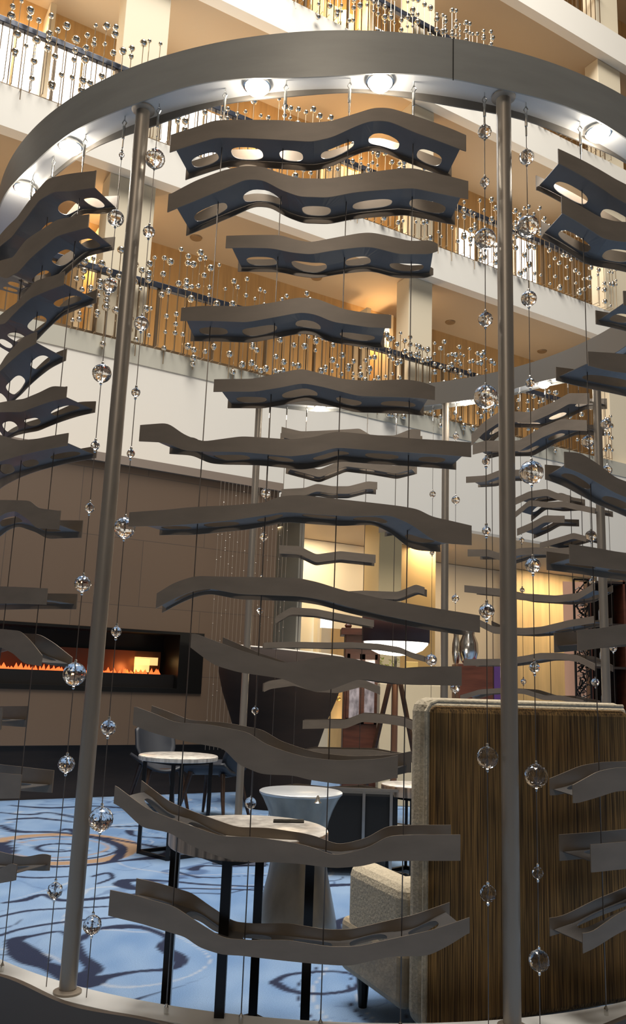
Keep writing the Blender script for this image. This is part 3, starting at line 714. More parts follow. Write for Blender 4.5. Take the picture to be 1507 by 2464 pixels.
fin([(-50,1520),(0,1513),(49,1518),(74,1541),(102,1577)], [(-50,1570),(0,1556),(34,1573),(57,1596),(98,1603)], back=((-20,1550),(174,1585)), lab='ninth fin of the left edge stack, hooked down before the flames', grp=G2)
fin([(-50,1712),(-20,1706),(5,1702)], [(-50,1758),(-20,1757),(2,1756)], back=((-40,1740),(67,1722)), lab='tenth fin of the left edge stack, small dark end beneath the fireplace', grp=G2)
fin([(-50,1858),(0,1860),(50,1864)], [(-50,1922),(0,1922),(47,1921)], back=((-20,1890),(127,1890)), lab='eleventh fin of the left edge stack, flat plate against the dark wall base', grp=G2)
fin([(-50,2085),(0,2092),(33,2074),(38,2080)], [(-50,2140),(0,2125),(34,2120),(38,2118)], back=((-20,2110),(118,2105)), lab='lowest fin of the left edge stack, above the blue carpet near the tan ring', grp=G2)
# ---- right stack
G3 = 'fins of the stack at the right edge'
fin([(1343,358),(1411,391),(1480,431),(1560,475)], [(1350,396),(1411,430),(1480,476),(1560,520)], back=((1290,430),(1520,520)), lab='topmost fin of the right edge stack, triangular pale tip left of it', grp=G3)
fin([(1354,472),(1411,504),(1443,523),(1480,533),(1560,540)], [(1352,512),(1400,540),(1451,574),(1480,580),(1560,590)], back=((1303,545),(1520,620)), lab='second fin from the top of the right edge stack', grp=G3)
fin([(1500,700),(1530,702),(1560,706)], [(1503,735),(1530,738),(1560,742)], back=((1434,765),(1520,780)), lab='third fin of the right edge stack, only its dark corner in view', grp=G3)
fin([(1415,846),(1445,848),(1480,850),(1560,862)], [(1416,880),(1445,888),(1480,895),(1560,905)], back=((1338,885),(1540,905)), lab='fourth fin of the right edge stack in front of the far ring', grp=G3)
fin([(1358,1087),(1397,1090),(1438,1116),(1480,1149),(1560,1180)], [(1361,1125),(1400,1140),(1438,1162),(1480,1186),(1560,1220)], back=((1312,1130),(1520,1230)), lab='fifth fin of the right edge stack, olive plate beside the biggest crystal ball', grp=G3)
fin([(1370,1309),(1420,1316),(1480,1327),(1560,1338)], [(1378,1357),(1420,1362),(1480,1371),(1560,1380)], back=((1316,1365),(1540,1390)), lab='sixth fin of the right edge stack, wide tan plate above the lattice screen', grp=G3)
fin([(1389,1516),(1440,1512),(1480,1505),(1560,1495)], [(1392,1567),(1440,1560),(1480,1553),(1560,1545)], back=((1334,1548),(1540,1530)), lab='seventh fin of the right edge stack, brown plate with a white slot at its left', grp=G3)
fin([(1378,1889),(1438,1856),(1481,1847),(1560,1845)], [(1391,1932),(1440,1918),(1481,1904),(1560,1900)], back=((1323,1890),(1540,1860)), lab='eighth fin of the right edge stack, rising to the right over the armchair back', grp=G3)
fin([(1421,2032),(1481,2027),(1560,2020)], [(1427,2099),(1481,2093),(1560,2086)], back=((1346,2040),(1540,2035)), lab='ninth fin of the right edge stack, square-ended tan plate', grp=G3)
fin([(1406,2245),(1424,2243),(1481,2202),(1560,2160)], [(1403,2294),(1430,2282),(1481,2249),(1560,2210)], back=((1323,2240),(1540,2180)), lab='lowest fin of the right edge stack, tilted up to the right', grp=G3)
# ---- far centre stack
G4 = 'fins of the far centre stack'
def far(top, h, lab, g=G4, **k): fin(top, h=h, near=False, lab=lab, grp=g, hole=.2, **k)
far([(678,1027),(725,1038),(800,1035),(866,1031),(892,1047),(950,1048),(990,1032),(1012,1034)], 25, 'highest fin of the far centre stack, right under the far ring lamps')
far([(690,1108),(734,1120),(769,1130),(832,1103),(890,1110),(952,1121),(1000,1108)], 19, 'second fin of the far centre stack, peeping out below the longest pale fin')
far([(678,1177),(734,1174),(763,1164),(800,1170),(840,1170),(885,1158),(908,1160)], 18, 'third fin of the far centre stack, pale with a rising right end')
far([(912,1268),(952,1262),(1005,1275),(1050,1283)], 14, 'fourth fin of the far centre stack, mostly hidden, dark left tip')
far([(673,1312),(721,1314),(761,1334),(819,1326),(904,1335)], 20, 'fifth fin of the far centre stack, wavy strip before the glowing white wall')
far([(790,1425),(873,1421),(958,1424),(1001,1406),(1022,1413)], 18, 'sixth fin of the far centre stack, ending in a peak near the far right pole')
far([(663,1484),(700,1461),(760,1465),(842,1481),(900,1492)], 17, 'seventh fin of the far centre stack, above the lit blue doorway')
far([(636,1546),(700,1544),(793,1546),(846,1545),(912,1549),(962,1557),(992,1570),(1020,1578)], 14, 'eighth fin of the far centre stack, thin strip under the tripod lamp shade')
far([(636,1645),(650,1638),(708,1630),(760,1645),(814,1648),(870,1633),(915,1652)], 20, 'ninth fin of the far centre stack, pale ends either side of the brown band')
far([(729,1733),(779,1732),(832,1732),(872,1716),(925,1720),(973,1727),(1002,1740)], 21, 'tenth fin of the far centre stack, humped across the lamp tripod')
far([(721,1809),(753,1801),(832,1803),(899,1804),(952,1814),(989,1820)], 20, 'eleventh fin of the far centre stack, lying behind the wide grey band')
far([(641,1903),(716,1892),(790,1900),(870,1895),(950,1912)], 18, 'lowest fin of the far centre stack, above the drum table')
# ---- far right stack
G5 = 'fins of the far right stack'
far([(1135,1046),(1165,1015),(1203,990),(1246,990),(1275,992),(1330,968),(1370,946),(1419,946)], 26, 'highest fin of the far right stack, climbing to the right under the ring', G5)
far([(1138,1068),(1170,1060),(1249,1060),(1305,1027),(1351,1008),(1413,1011)], 26, 'second fin of the far right stack, upturned right half', G5)
far([(1122,1147),(1170,1144),(1203,1131),(1255,1130)], 15, 'third fin of the far right stack, short stepped end left of the near right pole', G5)
far([(1240,1198),(1275,1182),(1316,1176),(1343,1187),(1372,1192)], 17, 'fourth fin of the far right stack, brown hump behind the near right pole', G5)
far([(1240,1232),(1275,1203),(1316,1208),(1357,1206),(1381,1212),(1432,1222)], 14, 'fifth fin of the far right stack, pale edged and flat', G5)
far([(1245,1272),(1285,1255),(1311,1240),(1359,1241)], 17, 'sixth fin of the far right stack, short and crumpled looking', G5)
far([(1126,1322),(1176,1322),(1208,1333),(1251,1319),(1289,1317),(1343,1319),(1400,1315)], 17, 'seventh fin of the far right stack, long brown strip over the honey wood wall', G5)
far([(1300,1306),(1335,1296),(1381,1282),(1411,1290)], 14, 'small fin above the seventh of the far right stack, slanting up', G5)
far([(1118,1408),(1208,1417),(1251,1427),(1338,1433),(1390,1427),(1432,1402)], 17, 'ninth fin of the far right stack, upturned at the right end', G5)
far([(1151,1489),(1189,1508),(1262,1511),(1303,1508),(1370,1492),(1430,1482)], 17, 'tenth fin of the far right stack, rising gently before the lattice screen', G5)
far([(1116,1586),(1211,1585),(1262,1578),(1300,1571),(1350,1571),(1392,1577),(1432,1598)], 16, 'eleventh fin of the far right stack, drooping at the right end', G5)
far([(1108,1673),(1154,1659),(1211,1655),(1262,1658),(1308,1673),(1348,1673),(1405,1685)], 12, 'lowest fin of the far right stack, just over the top of the armchair back', G5)

# suspension cables -------------------------------------------------------------------
def hook(p, parent, s=1.0):
    m = MB(); q = p+Vector((0,0,0))
    m.tube([q+Vector((0,0,.03)), q, q+Vector((.009,0,-.016)), q+Vector((.0,0,-.036)), q+Vector((-.009,0,-.018)), q], .003, 6)
    m.tube([q+Vector((0,0,-.034)), q+Vector((0,0,-.095))], .0062, 8); m.tube([q+Vector((0,0,-.095)), q+Vector((0,0,-.14))], .004, 6)
    m.build('hook', M_steel, parent, smooth=True)
def cable(u, v, near, lab, grp, r=.0021, z0=None, r_c=RM):
    p = on_cyl(u, v, r_c, near); top = Vector((p.x, p.y, ZR+.03)); bot = Vector((p.x, p.y, CT-.004 if z0 is None else z0))
    t = thing('suspension_cable', bot, lab, 'cable', grp)
    m = MB(); m.tube([bot, top+Vector((0,0,-.10))], r, 6); m.build('wire', M_wire, t)
    hook(top+Vector((0,0,-.02)), t)
    m = MB(); m.lathe([(.008, 0), (.008, .02), (.003, .03)], bot, 10); m.build('anchor', M_steel, t)
for i, (u, v) in enumerate(((542, 232), (688, 222), (842, 218), (996, 222))):
    cable(u, v, True, ('leftmost', 'second from left', 'third from left', 'rightmost')[i]+' suspension cable of the front centre fin stack', 'cables of the front centre stack')
for i, (u, v) in enumerate(((203, 360), (128, 400), (78, 440))):
    cable(u, v, True, ('rightmost', 'middle', 'leftmost')[i]+' suspension cable of the left edge fin stack', 'cables of the left stack')
cable(1397, 330, True, 'suspension cable through the right edge fin stack', 'cables of the right stack')
for i, (u, v) in enumerate(((738, 1000), (885, 1000), (955, 1000), (690, 1000))):
    cable(u, v, False, ('second from left', 'third from left', 'rightmost', 'leftmost')[i]+' suspension cable of the far centre fin stack', 'cables of the far centre stack', r=.0028)
for i, (u, v) in enumerate(((1185, 1250), (1321, 1380), (1375, 1250), (1401, 1250))):
    cable(u, v, False, ('leftmost', 'second from left', 'third from left', 'rightmost')[i]+' suspension cable of the far right fin stack', 'cables of the far right stack', r=.0028)

# crystal strands ----------------------------------------------------------------------
def crystal(c, r, parent):
    bm = bmesh.new(); bmesh.ops.create_icosphere(bm, subdivisions=3 if r > .03 else 2, radius=r)
    for v in bm.verts:
        k = 1+.035*noise.noise(v.co*(60)+c*7); v.co *= k
    me = bpy.data.meshes.new('crystal_ball'); bm.to_mesh(me); bm.free(); me.materials.append(M_glass)
    o = bpy.data.objects.new('crystal_ball', me); COL.objects.link(o); o.location = c; place(o, parent)
    m = MB(); m.lathe([(.003, 0), (.0055, .004), (.0055, .010), (.003, .014)], c+Vector((0,0,r-.002)), 8)
    m.build('crimp', M_steel, o)
    m = MB(); m.lathe([(.003, 0), (.0055, .004), (.0055, .010), (.003, .014)], c+Vector((0,0,-r-.012)), 8); m.build('crimp', M_steel, o)
def strand(balls, near, lab, rr=None, top=True, r_c=RM):
    ths = []; P = []
    for (u, v, r) in balls:
        p = on_cyl(u, v, r_c, near); P.append((p, r*(p-EYE).dot(fwd)/F))
    x = sum(p.x for p, _ in P)/len(P); y = sum(p.y for p, _ in P)/len(P)
    bot = Vector((x, y, CT-.004)); t = thing('crystal_strand', bot, lab, 'crystal strand')
    top_ = Vector((x, y, ZR+.03)); hook(top_+Vector((0,0,-.02)), t)
    m = MB(); m.tube([bot, top_+Vector((0,0,-.10))], .0018, 6); m.build('wire', M_wire, t)
    for p, r in P: crystal(Vector((x, y, p.z)), max(.012, r), t)
strand([(382,380,24),(370,555,15),(345,778,18),(330,944,11),(317,1091,10),(298,1270,26),(277,1520,13),(253,1750,19),(233,1970,29),(213,2224,22)], True, 'crystal ball strand just right of the near left pole')
strand([(300,370,7),(286,523,20),(272,685,18),(247,898,23),(230,1072,11),(217,1222,12),(198,1405,20),(173,1622,28),(152,1838,20),(120,2140,19)], True, 'crystal ball strand just left of the near left pole')
strand([(1165,317,17),(1165,438,12),(1168,575,26),(1166,768,18),(1170,955,29),(1169,1110,10),(1172,1277,11),(1170,1470,19),(1177,1823,26),(1178,2150,20)], True, 'crystal ball strand just left of the near right pole')
strand([(1262,377,18),(1268,545,27),(1270,718,19),(1273,921,12),(1280,1137,29),(1282,1360,19),(1288,1606,13),(1294,1867,28),(1301,2100,14),(1303,2311,25)], True, 'crystal ball strand just right of the near right pole')
strand([(638,1187,12),(634,1292,10),(629,1390,6),(625,1470,8),(617,1710,9),(603,1932,14)], False, 'crystal ball strand beside the far left pole')
strand([(1097,1203,10),(1094,1298,8),(1096,1440,9),(1098,1655,12),(1098,1050,8)], False, 'crystal ball strand just right of the far right pole')
strand([(1041,1189,8),(1039,1588,14),(1040,1330,6)], False, 'crystal ball strand just left of the far right pole')
strand([(1415,1063,15),(1424,1290,14),(1438,1642,10),(1420,1400,8)], False, 'crystal ball strand at the far right, before the far balcony rods')
strand([(1460,1020,13),(1466,1130,12),(1470,1560,9)], False, 'crystal ball strand at the far right edge beyond the right edge fins')
strand([(1256,1300,7),(1255,1420,6),(1262,1640,7)], False, 'strand of small crystals seen right beside the near right pole, far side')

# =================================================================== FURNITURE
# armchair seen from behind, ribbed brown back
M_rib = mat('ribbed_brown_fabric', (.30, .17, .055), .85)
nt = M_rib.node_tree; b = nt.nodes['Principled BSDF']
tc = nt.nodes.new('ShaderNodeTexCoord'); wv = nt.nodes.new('ShaderNodeTexNoise'); wv.inputs['Scale'].default_value = 1.0; wv.inputs['Detail'].default_value = 4; wv.inputs['Distortion'].default_value = .3
mp = nt.nodes.new('ShaderNodeMapping'); mp.inputs['Scale'].default_value = (230, 230, 3.0)
cr = nt.nodes.new('ShaderNodeValToRGB'); cr.color_ramp.elements[0].color = (.055, .028, .007, 1); cr.color_ramp.elements[1].color = (.33, .185, .055, 1)
cr.color_ramp.elements[0].position = .38; cr.color_ramp.elements[1].position = .64
nt.links.new(tc.outputs['Object'], mp.inputs[0]); nt.links.new(mp.outputs[0], wv.inputs['Vector']); nt.links.new(wv.outputs[0], cr.inputs[0]); nt.links.new(cr.outputs[0], b.inputs['Base Color'])
bp = nt.nodes.new('ShaderNodeBump'); bp.inputs['Strength'].default_value = .8; bp.inputs['Distance'].default_value = .004; nt.links.new(wv.outputs[0], bp.inputs['Height']); nt.links.new(bp.outputs[0], b.inputs['Normal'])
M_bei = mat('beige_woven', (.50, .43, .31), .8, noise_=(90, .18, (1, 1, 1)), bump=.5)
M_beid = mat('tan_leather', (.42, .34, .23), .6, noise_=(40, .12, (1, 1, 1)), bump=.3)
zt_ = EZ-.045
pa = on_y(1024, 1692, 3.24); pa.z = 0; pb = on_y(1530, 1712, 3.66); pb.z = 0
ax = (pb-pa).normalized(); ay = Vector((-ax.y, ax.x, 0))
ch = thing('armchair', (pa+pb)/2, 'big high-backed armchair seen from behind, ribbed brown back and beige sides', 'armchair')
Lc = (pb-pa).length
def cb_(u, d, z): return pa+ax*u+ay*d+Vector((0,0,z))
def cbox(u0, u1, d0, d1, z0, z1): 
    vs = [cb_(u, d, z) for z in (z0, z1) for (u, d) in ((u0,d0),(u1,d0),(u1,d1),(u0,d1))]
    return MB().add(vs, [(0,3,2,1),(4,5,6,7),(0,1,5,4),(1,2,6,5),(2,3,7,6),(3,0,4,7)])
cbox(.035, Lc-.035, 0, .05, .10, zt_-.03).build('back_panel', M_rib, ch, bevel=.028)
cbox(0, Lc, .02, .13, .10, zt_).build('backrest', M_bei, ch, bevel=.052)
# seat and left arm continue behind
cbox(-.01, .13, .13, .60, .13, .56).build('arm', M_bei, ch, bevel=.05)
cbox(Lc-.13, Lc+.01, .13, .60, .13, .56).build('arm', M_bei, ch, bevel=.05)
cbox(-.015, Lc, .13, .64, .13, .34).build('seat_base', M_beid, ch, bevel=.03)
cbox(.13, Lc-.13, .13, .66, .34, .48).build('seat_cushion', M_bei, ch, bevel=.05)
for (u, d) in ((.06, .06), (Lc-.06, .06), (.06, .56), (Lc-.06, .56)):
    m = MB(); m.tube([cb_(u, d, 0), cb_(u, d, .13)], .018, 10, r2=.028); m.build('leg', M_black, ch)
m = MB(); m.tube([cb_(.012, .012, .12), cb_(.012, .012, zt_-.05), cb_(.03, .012, zt_-.022), cb_(.06, .012, zt_-.012), cb_(Lc-.06, .012, zt_-.012)], .008, 8); m.build('piping', M_bei, ch, smooth=True)

# crackle-topped round table with steel frame
M_crack = mat('crackle_top', (.72, .67, .60), .18, noise_=(22, .32, (1, 1, 1)))
M_rim = mat('bronze_rim', (.45, .29, .18), .35, .4, noise_=(45, .75, (1, 1, .05)))
M_frame = mat('dark_steel_frame', (.018, .016, .015), .25, .6)
def round_table(c, r, h, lab, legs, th=.035, w=.032, foot=True, mt=M_crack, rim=None):
    t = thing('round_table', c, lab, 'table')
    m = MB(); m.lathe([(r*.985, h-th), (r, h-th+.004), (r, h-.004)], c, 48); m.build('rim', rim or M_rim, t, smooth=True)
    m = MB(); m.lathe([(r-.006, h-.012), (r-.002, h+.001), (r-.008, h+.004), (.01, h+.004)], c, 48); m.build('tabletop', mt, t, smooth=True)
    for (x, y) in legs:
        m = MB(); m.box((x-w/2, y-w/2, 0), (x+w/2, y+w/2, h-th)); m.build('leg', M_frame, t)
    m = MB(); m2_ = MB(); n = len(legs)
    order = sorted(legs, key=lambda q: atan2(q[1]-c.y, q[0]-c.x))
    for i in range(n):
        a, b = order[i], order[(i+1) % n]; m2_.bar((a[0], a[1], .012), (b[0], b[1], .012), .024); m.bar((a[0], a[1], h-th-.012), (b[0], b[1], h-th-.012), .022)
    m.build('frame', M_frame, t); m2_.build('base_frame', M_frame, t)
    return t
tz = EZ-.553
c = on_z(600, 1993, tz); tr = .30; c = Vector((c.x, c.y, 0))
lg = []
for (u, v) in ((406, 2385), (548, 2440), (600, 2370), (738, 2385)):
    p = on_z(u, v, 0); lg.append((p.x, p.y))
cm = Vector((sum(x for x, _ in lg)/4, sum(y for _, y in lg)/4, 0))
print('table', c, 'legs', lg, cm)
round_table(c, tr, tz, 'near round side table with pale crackle top and dark steel legs', th=.062, legs=[(c.x-.275, c.y+.02), (c.x-.055, c.y-.25), (c.x+.035, c.y+.24), (c.x+.235, c.y+.03)], w=.034)
m = MB(); p = on_z(695, 1976, tz+.006)
for k, dy in enumerate((0, -.035)):
    m.bar((p.x-.06, p.y+dy, tz+.008), (p.x+.06, p.y+dy+.02, tz+.008), .012, .006)
tag(m.build('eyeglasses', M_black), 'pair of thin black glasses lying on the near crackle-topped table', 'glasses')
# metal drum table with pinched waist
c2 = on_z(712, 2240, 0); c2 = Vector((c2.x, c2.y, 0)); dz = .71
k = (Vector((c2.x, c2.y, 0)).length)/F
M_drum = mat('brushed_drum', (.25, .22, .18), .30, .85, noise_=(9, .22, (1, 1, .5)), bump=.15)
M_drumtop = mat('drum_top', (.60, .63, .66), .3, .5)
dt = thing('drum_table', c2, 'silver hourglass-shaped drum table behind the crackle-topped table', 'table')
m = MB(); m.lathe([(.215, 0), (.217, .02), (.208, .08), (.185, .18), (.162, .28), (.148, .37), (.143, .44), (.146, .50), (.158, .56), (.180, .62), (.205, .67), (.222, .695)], c2, 48); m.build('drum_body', M_drum, dt, smooth=True)
m = MB(); m.lathe([(.222, .695), (.228, .700), (.228, .708), (.222, .712), (.01, .712)], c2, 48); m.build('tabletop', M_drumtop, dt, smooth=True)
p = on_z(765, 1928, .72); m = MB(); m.lathe([(.02, .0), (.012, .006), (.006, .03), (.003, .035)], Vector((p.x, p.y, .7125)), 12)
tag(m.build('small_bell', M_steel, smooth=True), 'tiny pale knob-shaped ornament on the drum table', 'ornament')
# far-left round table and curved chairs
c3 = on_z(430, 1818, .71); c3 = Vector((c3.x, c3.y, 0))
round_table(c3, .30, .71, 'far round side table with thin pale top by the dark wooden chair', [(c3.x-.25, c3.y), (c3.x, c3.y-.22), (c3.x, c3.y+.22), (c3.x+.25, c3.y)], th=.03, w=.028, rim=mat('pale_rim_pattern', (.45, .43, .40), .4, noise_=(30, .5, (1, 1, .05))))
# small table behind armchair
c4 = on_z(985, 1888, .60); c4 = Vector((c4.x, c4.y, 0))
round_table(c4, .20, .60, 'small round table with bronze rim peeping out left of the armchair back', [(c4.x-.15, c4.y), (c4.x, c4.y-.15), (c4.x+.15, c4.y), (c4.x, c4.y+.15)], th=.07, w=.02)
M_dwood = mat('dark_walnut', (.045, .022, .013), .35, noise_=(6, .3, (1, 1, 6)))
M_dleather = mat('slate_leather', (.022, .026, .036), .5)
def curvy_chair(c, rot, lab):
    R = Matrix.Translation(c)@Matrix.Rotation(rot, 4, 'Z')
    t = thing('shell_chair', c, lab, 'chair')
    def surf(f, nu, nv):
        vs = [R@Vector(f(i/nu, j/nv)) for i in range(nu+1) for j in range(nv+1)]
        return MB().add(vs, [(i*(nv+1)+j, i*(nv+1)+j+1, (i+1)*(nv+1)+j+1, (i+1)*(nv+1)+j) for i in range(nu) for j in range(nv)])
    seat = lambda u, v: (-.25+.5*u, -.24+.48*v, .42+.10*(2*u-1)**2-.03*(1-v))
    back = lambda u, v: ((-.27+.54*u)*(1-.45*(1-v)**2*0+.0)*(.5+.5*v if v < .5 else .75+.25*(v-.5)*2*0+0), .22+.16*v-.10*(2*u-1)**2, .40+.42*v-.06*(2*u-1)**2*v)
    surf(seat, 12, 10).build('seat', M_dleather, t, smooth=True, solid=.03)
    surf(back, 12, 12).build('backrest', M_dleather, t, smooth=True, solid=.025)
    for sx in (-1, 1):
        for (y0, y1) in ((-.18, -.26), (.17, .26)):
            m = MB(); m.tube([R@Vector((sx*.15, y0, .42)), R@Vector((sx*.20, (y0+y1)/2, .2)), R@Vector((sx*.24, y1, 0))], .026, 10, r2=.013); m.build('leg', M_dwood, t, smooth=True)
    m = MB(); m.tube([R@Vector((-.16, -.18, .40)), R@Vector((.16, -.18, .40))], .016, 8); m.tube([R@Vector((-.15, .17, .40)), R@Vector((.15, .17, .40))], .016, 8); m.build('stretcher', M_dwood, t, smooth=True)
p = on_z(512, 1968, 0); curvy_chair(Vector((p.x, p.y, 0)), radians(-115), 'dark wooden chair with slate leather shell right of the far round table')
p = on_z(378, 1950, 0); curvy_chair(Vector((p.x, p.y, 0)), radians(25), 'dark wooden chair half hidden behind the far round table')
# flared dark tub
M_tub = mat('dark_brown_tub', (.020, .010, .006), .85, noise_=(3, .2, (1, 1, 5)))
p = on_y(668, 1700, 9.2); c5 = Vector((p.x+.02, p.y, 0)); zr = on_y(668, 1556, 9.2).z; KS = 9.2/6
tb = thing('flared_host_stand', c5, 'tall dark brown flared tub-like stand with a pale rim behind the centre fins', 'stand')
n = 48; prof = [(.20, 0), (.22, .10), (.24, .35), (.27, .62), (.33, .90), (.395, 1.15), (.43, 1.35), (.435, zr-.05)]
vs = []; fs = []
for (r, z) in prof:
    for kk in range(n):
        a = 2*pi*kk/n; tilt = .10*(z/zr)*cos(a)*-.5 if z > .9 else 0
        vs.append(c5+Vector((KS*r*cos(a), KS*r*.8*sin(a), z+tilt*(z-.9)*1.2)))
for i in range(len(prof)-1):
    for kk in range(n): fs.append((i*n+kk, i*n+(kk+1) % n, (i+1)*n+(kk+1) % n, (i+1)*n+kk))
fs.append(tuple(reversed(range(n))))
top_ring = vs[-n:]
MB().add(vs, fs).build('shell', M_tub, tb, smooth=True, solid=.02)
m = MB(); m.tube([Vector(v)+Vector((0,0,.004)) for v in top_ring]+[Vector(top_ring[0])+Vector((0,0,.004))], .011, 8); m.build('rim', mat('pale_rim', (.72, .66, .58), .3), tb, smooth=True)
# black lounge seat with steel frame, low, behind drum table
p = on_y(832, 1960, 6.2); c6 = Vector((p.x, 6.2, 0))
M_mblack = mat('matte_black_leather', (.005, .005, .005), .75)
bs = thing('black_lounge_seat', c6, 'low black leather lounge seat with thin steel frame behind the drum table', 'lounge chair')
m = MB(); m.box((c6.x-.36, c6.y-.05, .12), (c6.x+.36, c6.y+.6, .40)); m.build('seat', M_mblack, bs, bevel=.04)
m = MB(); m.box((c6.x-.36, c6.y-.07, .12), (c6.x+.36, c6.y+.06, .56)); m.build('backrest', M_mblack, bs, bevel=.03)
m = MB()
for x in (-.34, .12, .31): m.bar((c6.x+x, c6.y-.085, 0), (c6.x+x, c6.y-.085, .57), .02, .012)
m.bar((c6.x-.36, c6.y-.085, .575), (c6.x+.36, c6.y-.085, .575), .018)
m.build('frame', mat('soft_steel', (.35, .33, .31), .3, .9), bs)
# low grey block
p = on_z(575, 2083, 0); m = MB(); m.box((p.x-.19, p.y, 0), (p.x+.19, p.y+.3, .10)); tag(m.build('floor_block', mat('lavender_grey', (.26, .26, .30), .7), bevel=.01), 'low grey block on the carpet seen behind the near table legs', 'block')
# tripod floor lamp
YL = 8.3
pc = on_y(953, 1545, YL); wl = abs((on_y(1033, 1550, YL)-on_y(873, 1550, YL)).x)/2
zb1 = on_y(953, 1546, YL).z; zt1 = on_y(953, 1462, YL).z
c7 = Vector((pc.x, YL, 0))
fl_ = thing('tripod_lamp', c7, 'tripod floor lamp with a dark drum shade glowing white underneath', 'lamp')
vs = []; n = 48
M_shade = mat('dark_shade', (.055, .018, .012), .6)
m = MB()
for (r, z) in ((wl, zb1), (wl, zt1)): 
    for kk in range(n): m.v.append(tuple(c7+Vector((r*cos(2*pi*kk/n), r*sin(2*pi*kk/n), z))))
m.f = [(kk, (kk+1) % n, n+(kk+1) % n, n+kk) for kk in range(n)]
sh = m.build('lamp_shade', M_shade, fl_, smooth=True, solid=.008)
m = MB(); m.lathe([(.01, zb1-.13), (wl*.5, zb1-.115), (wl*.8, zb1-.07), (wl*.96, zb1-.015), (wl-.012, zb1+.02), (.01, zb1+.026)], c7, 48)
tag(m.build('diffuser', mat('shade_diffuser', (1, .95, .85), .5, emit=(1, .93, .78), estr=3.2), sh), 'glowing white disc')
lamp('floor_lamp_light', 'POINT', c7+Vector((0, -.0, zb1-.19)), 22, (1, .86, .62), .15)
apex = zb1-.24
for (x, y) in ((-.36, -.22), (.30, -.25), (.05, .38)):
    m = MB(); m.bar(c7+Vector((x, y, 0)), c7+Vector((x*.06, y*.06, apex)), .04, .03); m.build('leg', M_dwood, fl_)
m = MB(); m.tube([c7+Vector((0,0,apex-.05)), c7+Vector((0,0,zt1-.05))], .014, 10); m.build('pole', M_black, fl_)
m = MB(); m.tube([c7+Vector((0,0,.35)), c7+Vector((0,0,apex))], .03, 10); m.build('center_post', mat('copper_wood', (.28, .13, .07), .4), fl_)
# hutch with framed glass behind
YH = 10.0
def ybox(u0, u1, v0, v1, Y, d=.3, zmin=0):
    a = on_y(u0, (v0+v1)/2, Y).x; b = on_y(u1, (v0+v1)/2, Y).x; zt2 = on_y((u0+u1)/2, v0, Y).z; zb2 = max(zmin, on_y((u0+u1)/2, v1, Y).z)
    return a, b, zt2, zb2
M_red = mat('red_walnut', (.10, .030, .016), .4, noise_=(4, .3, (1, 1, 6)))
a, b, z1, z0 = ybox(826, 912, 1512, 1990, YH)
hu = thing('tall_cabinet', Vector(((a+b)/2, YH+.2, 0)), 'tall red-brown cabinet with leaded glass doors behind the tripod lamp', 'cabinet')
m = MB(); m.box((a, YH+.03, 0), (b, YH+.45, z1-.06)); m.build('body', M_red, hu, bevel=.008)
m = MB(); m.box((a-.05, YH-.02, z1-.08), (b+.05, YH+.48, z1)); m.lathe([(.03, z1), (.045, z1+.03), (.02, z1+.06), (.03, z1+.09), (.004, z1+.13)], Vector((a+.03, YH+.05, 0)), 12); m.build('cornice', M_red, hu, bevel=.006)
M_lead = mat('leaded_glass', (.52, .47, .52), .12, .2, noise_=(9, .6, (2, 1, .8)))
for k in range(2):
    x0 = a+.03+(b-a-.06)*k/2; x1 = a+.03+(b-a-.06)*(k+1)/2
    m = MB(); m.box((x0+.03, YH+.005, .9), (x1-.03, YH+.02, z1-.35)); d = m.build('door_pane', M_lead, hu)
    m = MB(); m.box((x0, YH, .84), (x0+.03, YH+.035, z1-.3)); m.box((x1-.03, YH, .84), (x1, YH+.035, z1-.3)); m.box((x0, YH, .84), (x1, YH+.035, .9)); m.box((x0, YH, z1-.36), (x1, YH+.035, z1-.3)); m.build('door_frame', M_red, hu)
# dried flowers and amber box on a ledge, right of the cabinet
a, b, z1, z0 = ybox(915, 1010, 1600, 1650, 9.6)
m = MB(); m.box((a, 9.6, 0), (b+.3, 9.95, z0+.02)); tag(m.build('console', mat('cream_console', (.60, .50, .34), .6), bevel=.01), 'plain cream console behind the tripod lamp legs', 'console')
m = MB(); aa, bb_, z1, z0b = ybox(978, 1007, 1592, 1610, 9.65); m.box((aa, 9.65, z0+.02), (bb_, 9.8, z1)); tag(m.build('amber_box', mat('amber', (.75, .50, .16), .4), bevel=.006), 'small amber box on the cream console', 'box')
pl = on_y(938, 1610, 9.7); t = thing('flower_vase', Vector((pl.x, 9.7, z0+.02)), 'small vase of yellow-green leafy flowers on the cream console', 'plant')
m = MB(); m.lathe([(.03, 0), (.05, .05), (.03, .10), (.035, .12)], Vector((pl.x, 9.7, z0+.02)), 16); m.build('vase', mat('vase_white', (.7, .6, .4), .3), t, smooth=True)
m = MB()
for k in range(46):
    q = Vector((pl.x+random.uniform(-.11, .11), 9.7+random.uniform(-.08, .08), z0+.13+random.uniform(0, .17))); r = random.uniform(.015, .03)
    d1 = Vector((random.uniform(-1, 1), random.uniform(-1, 1), random.uniform(-1, 1))).normalized(); d2 = d1.cross(Vector((.3, .5, .8))).normalized()
    m.add([q-d1*r, q+d2*r*.5, q+d1*r, q-d2*r*.5], [(0,1,2,3)])
m.build('leaves', mat('yellow_leaf', (.40, .42, .08), .5), t)['kind'] = 'stuff'
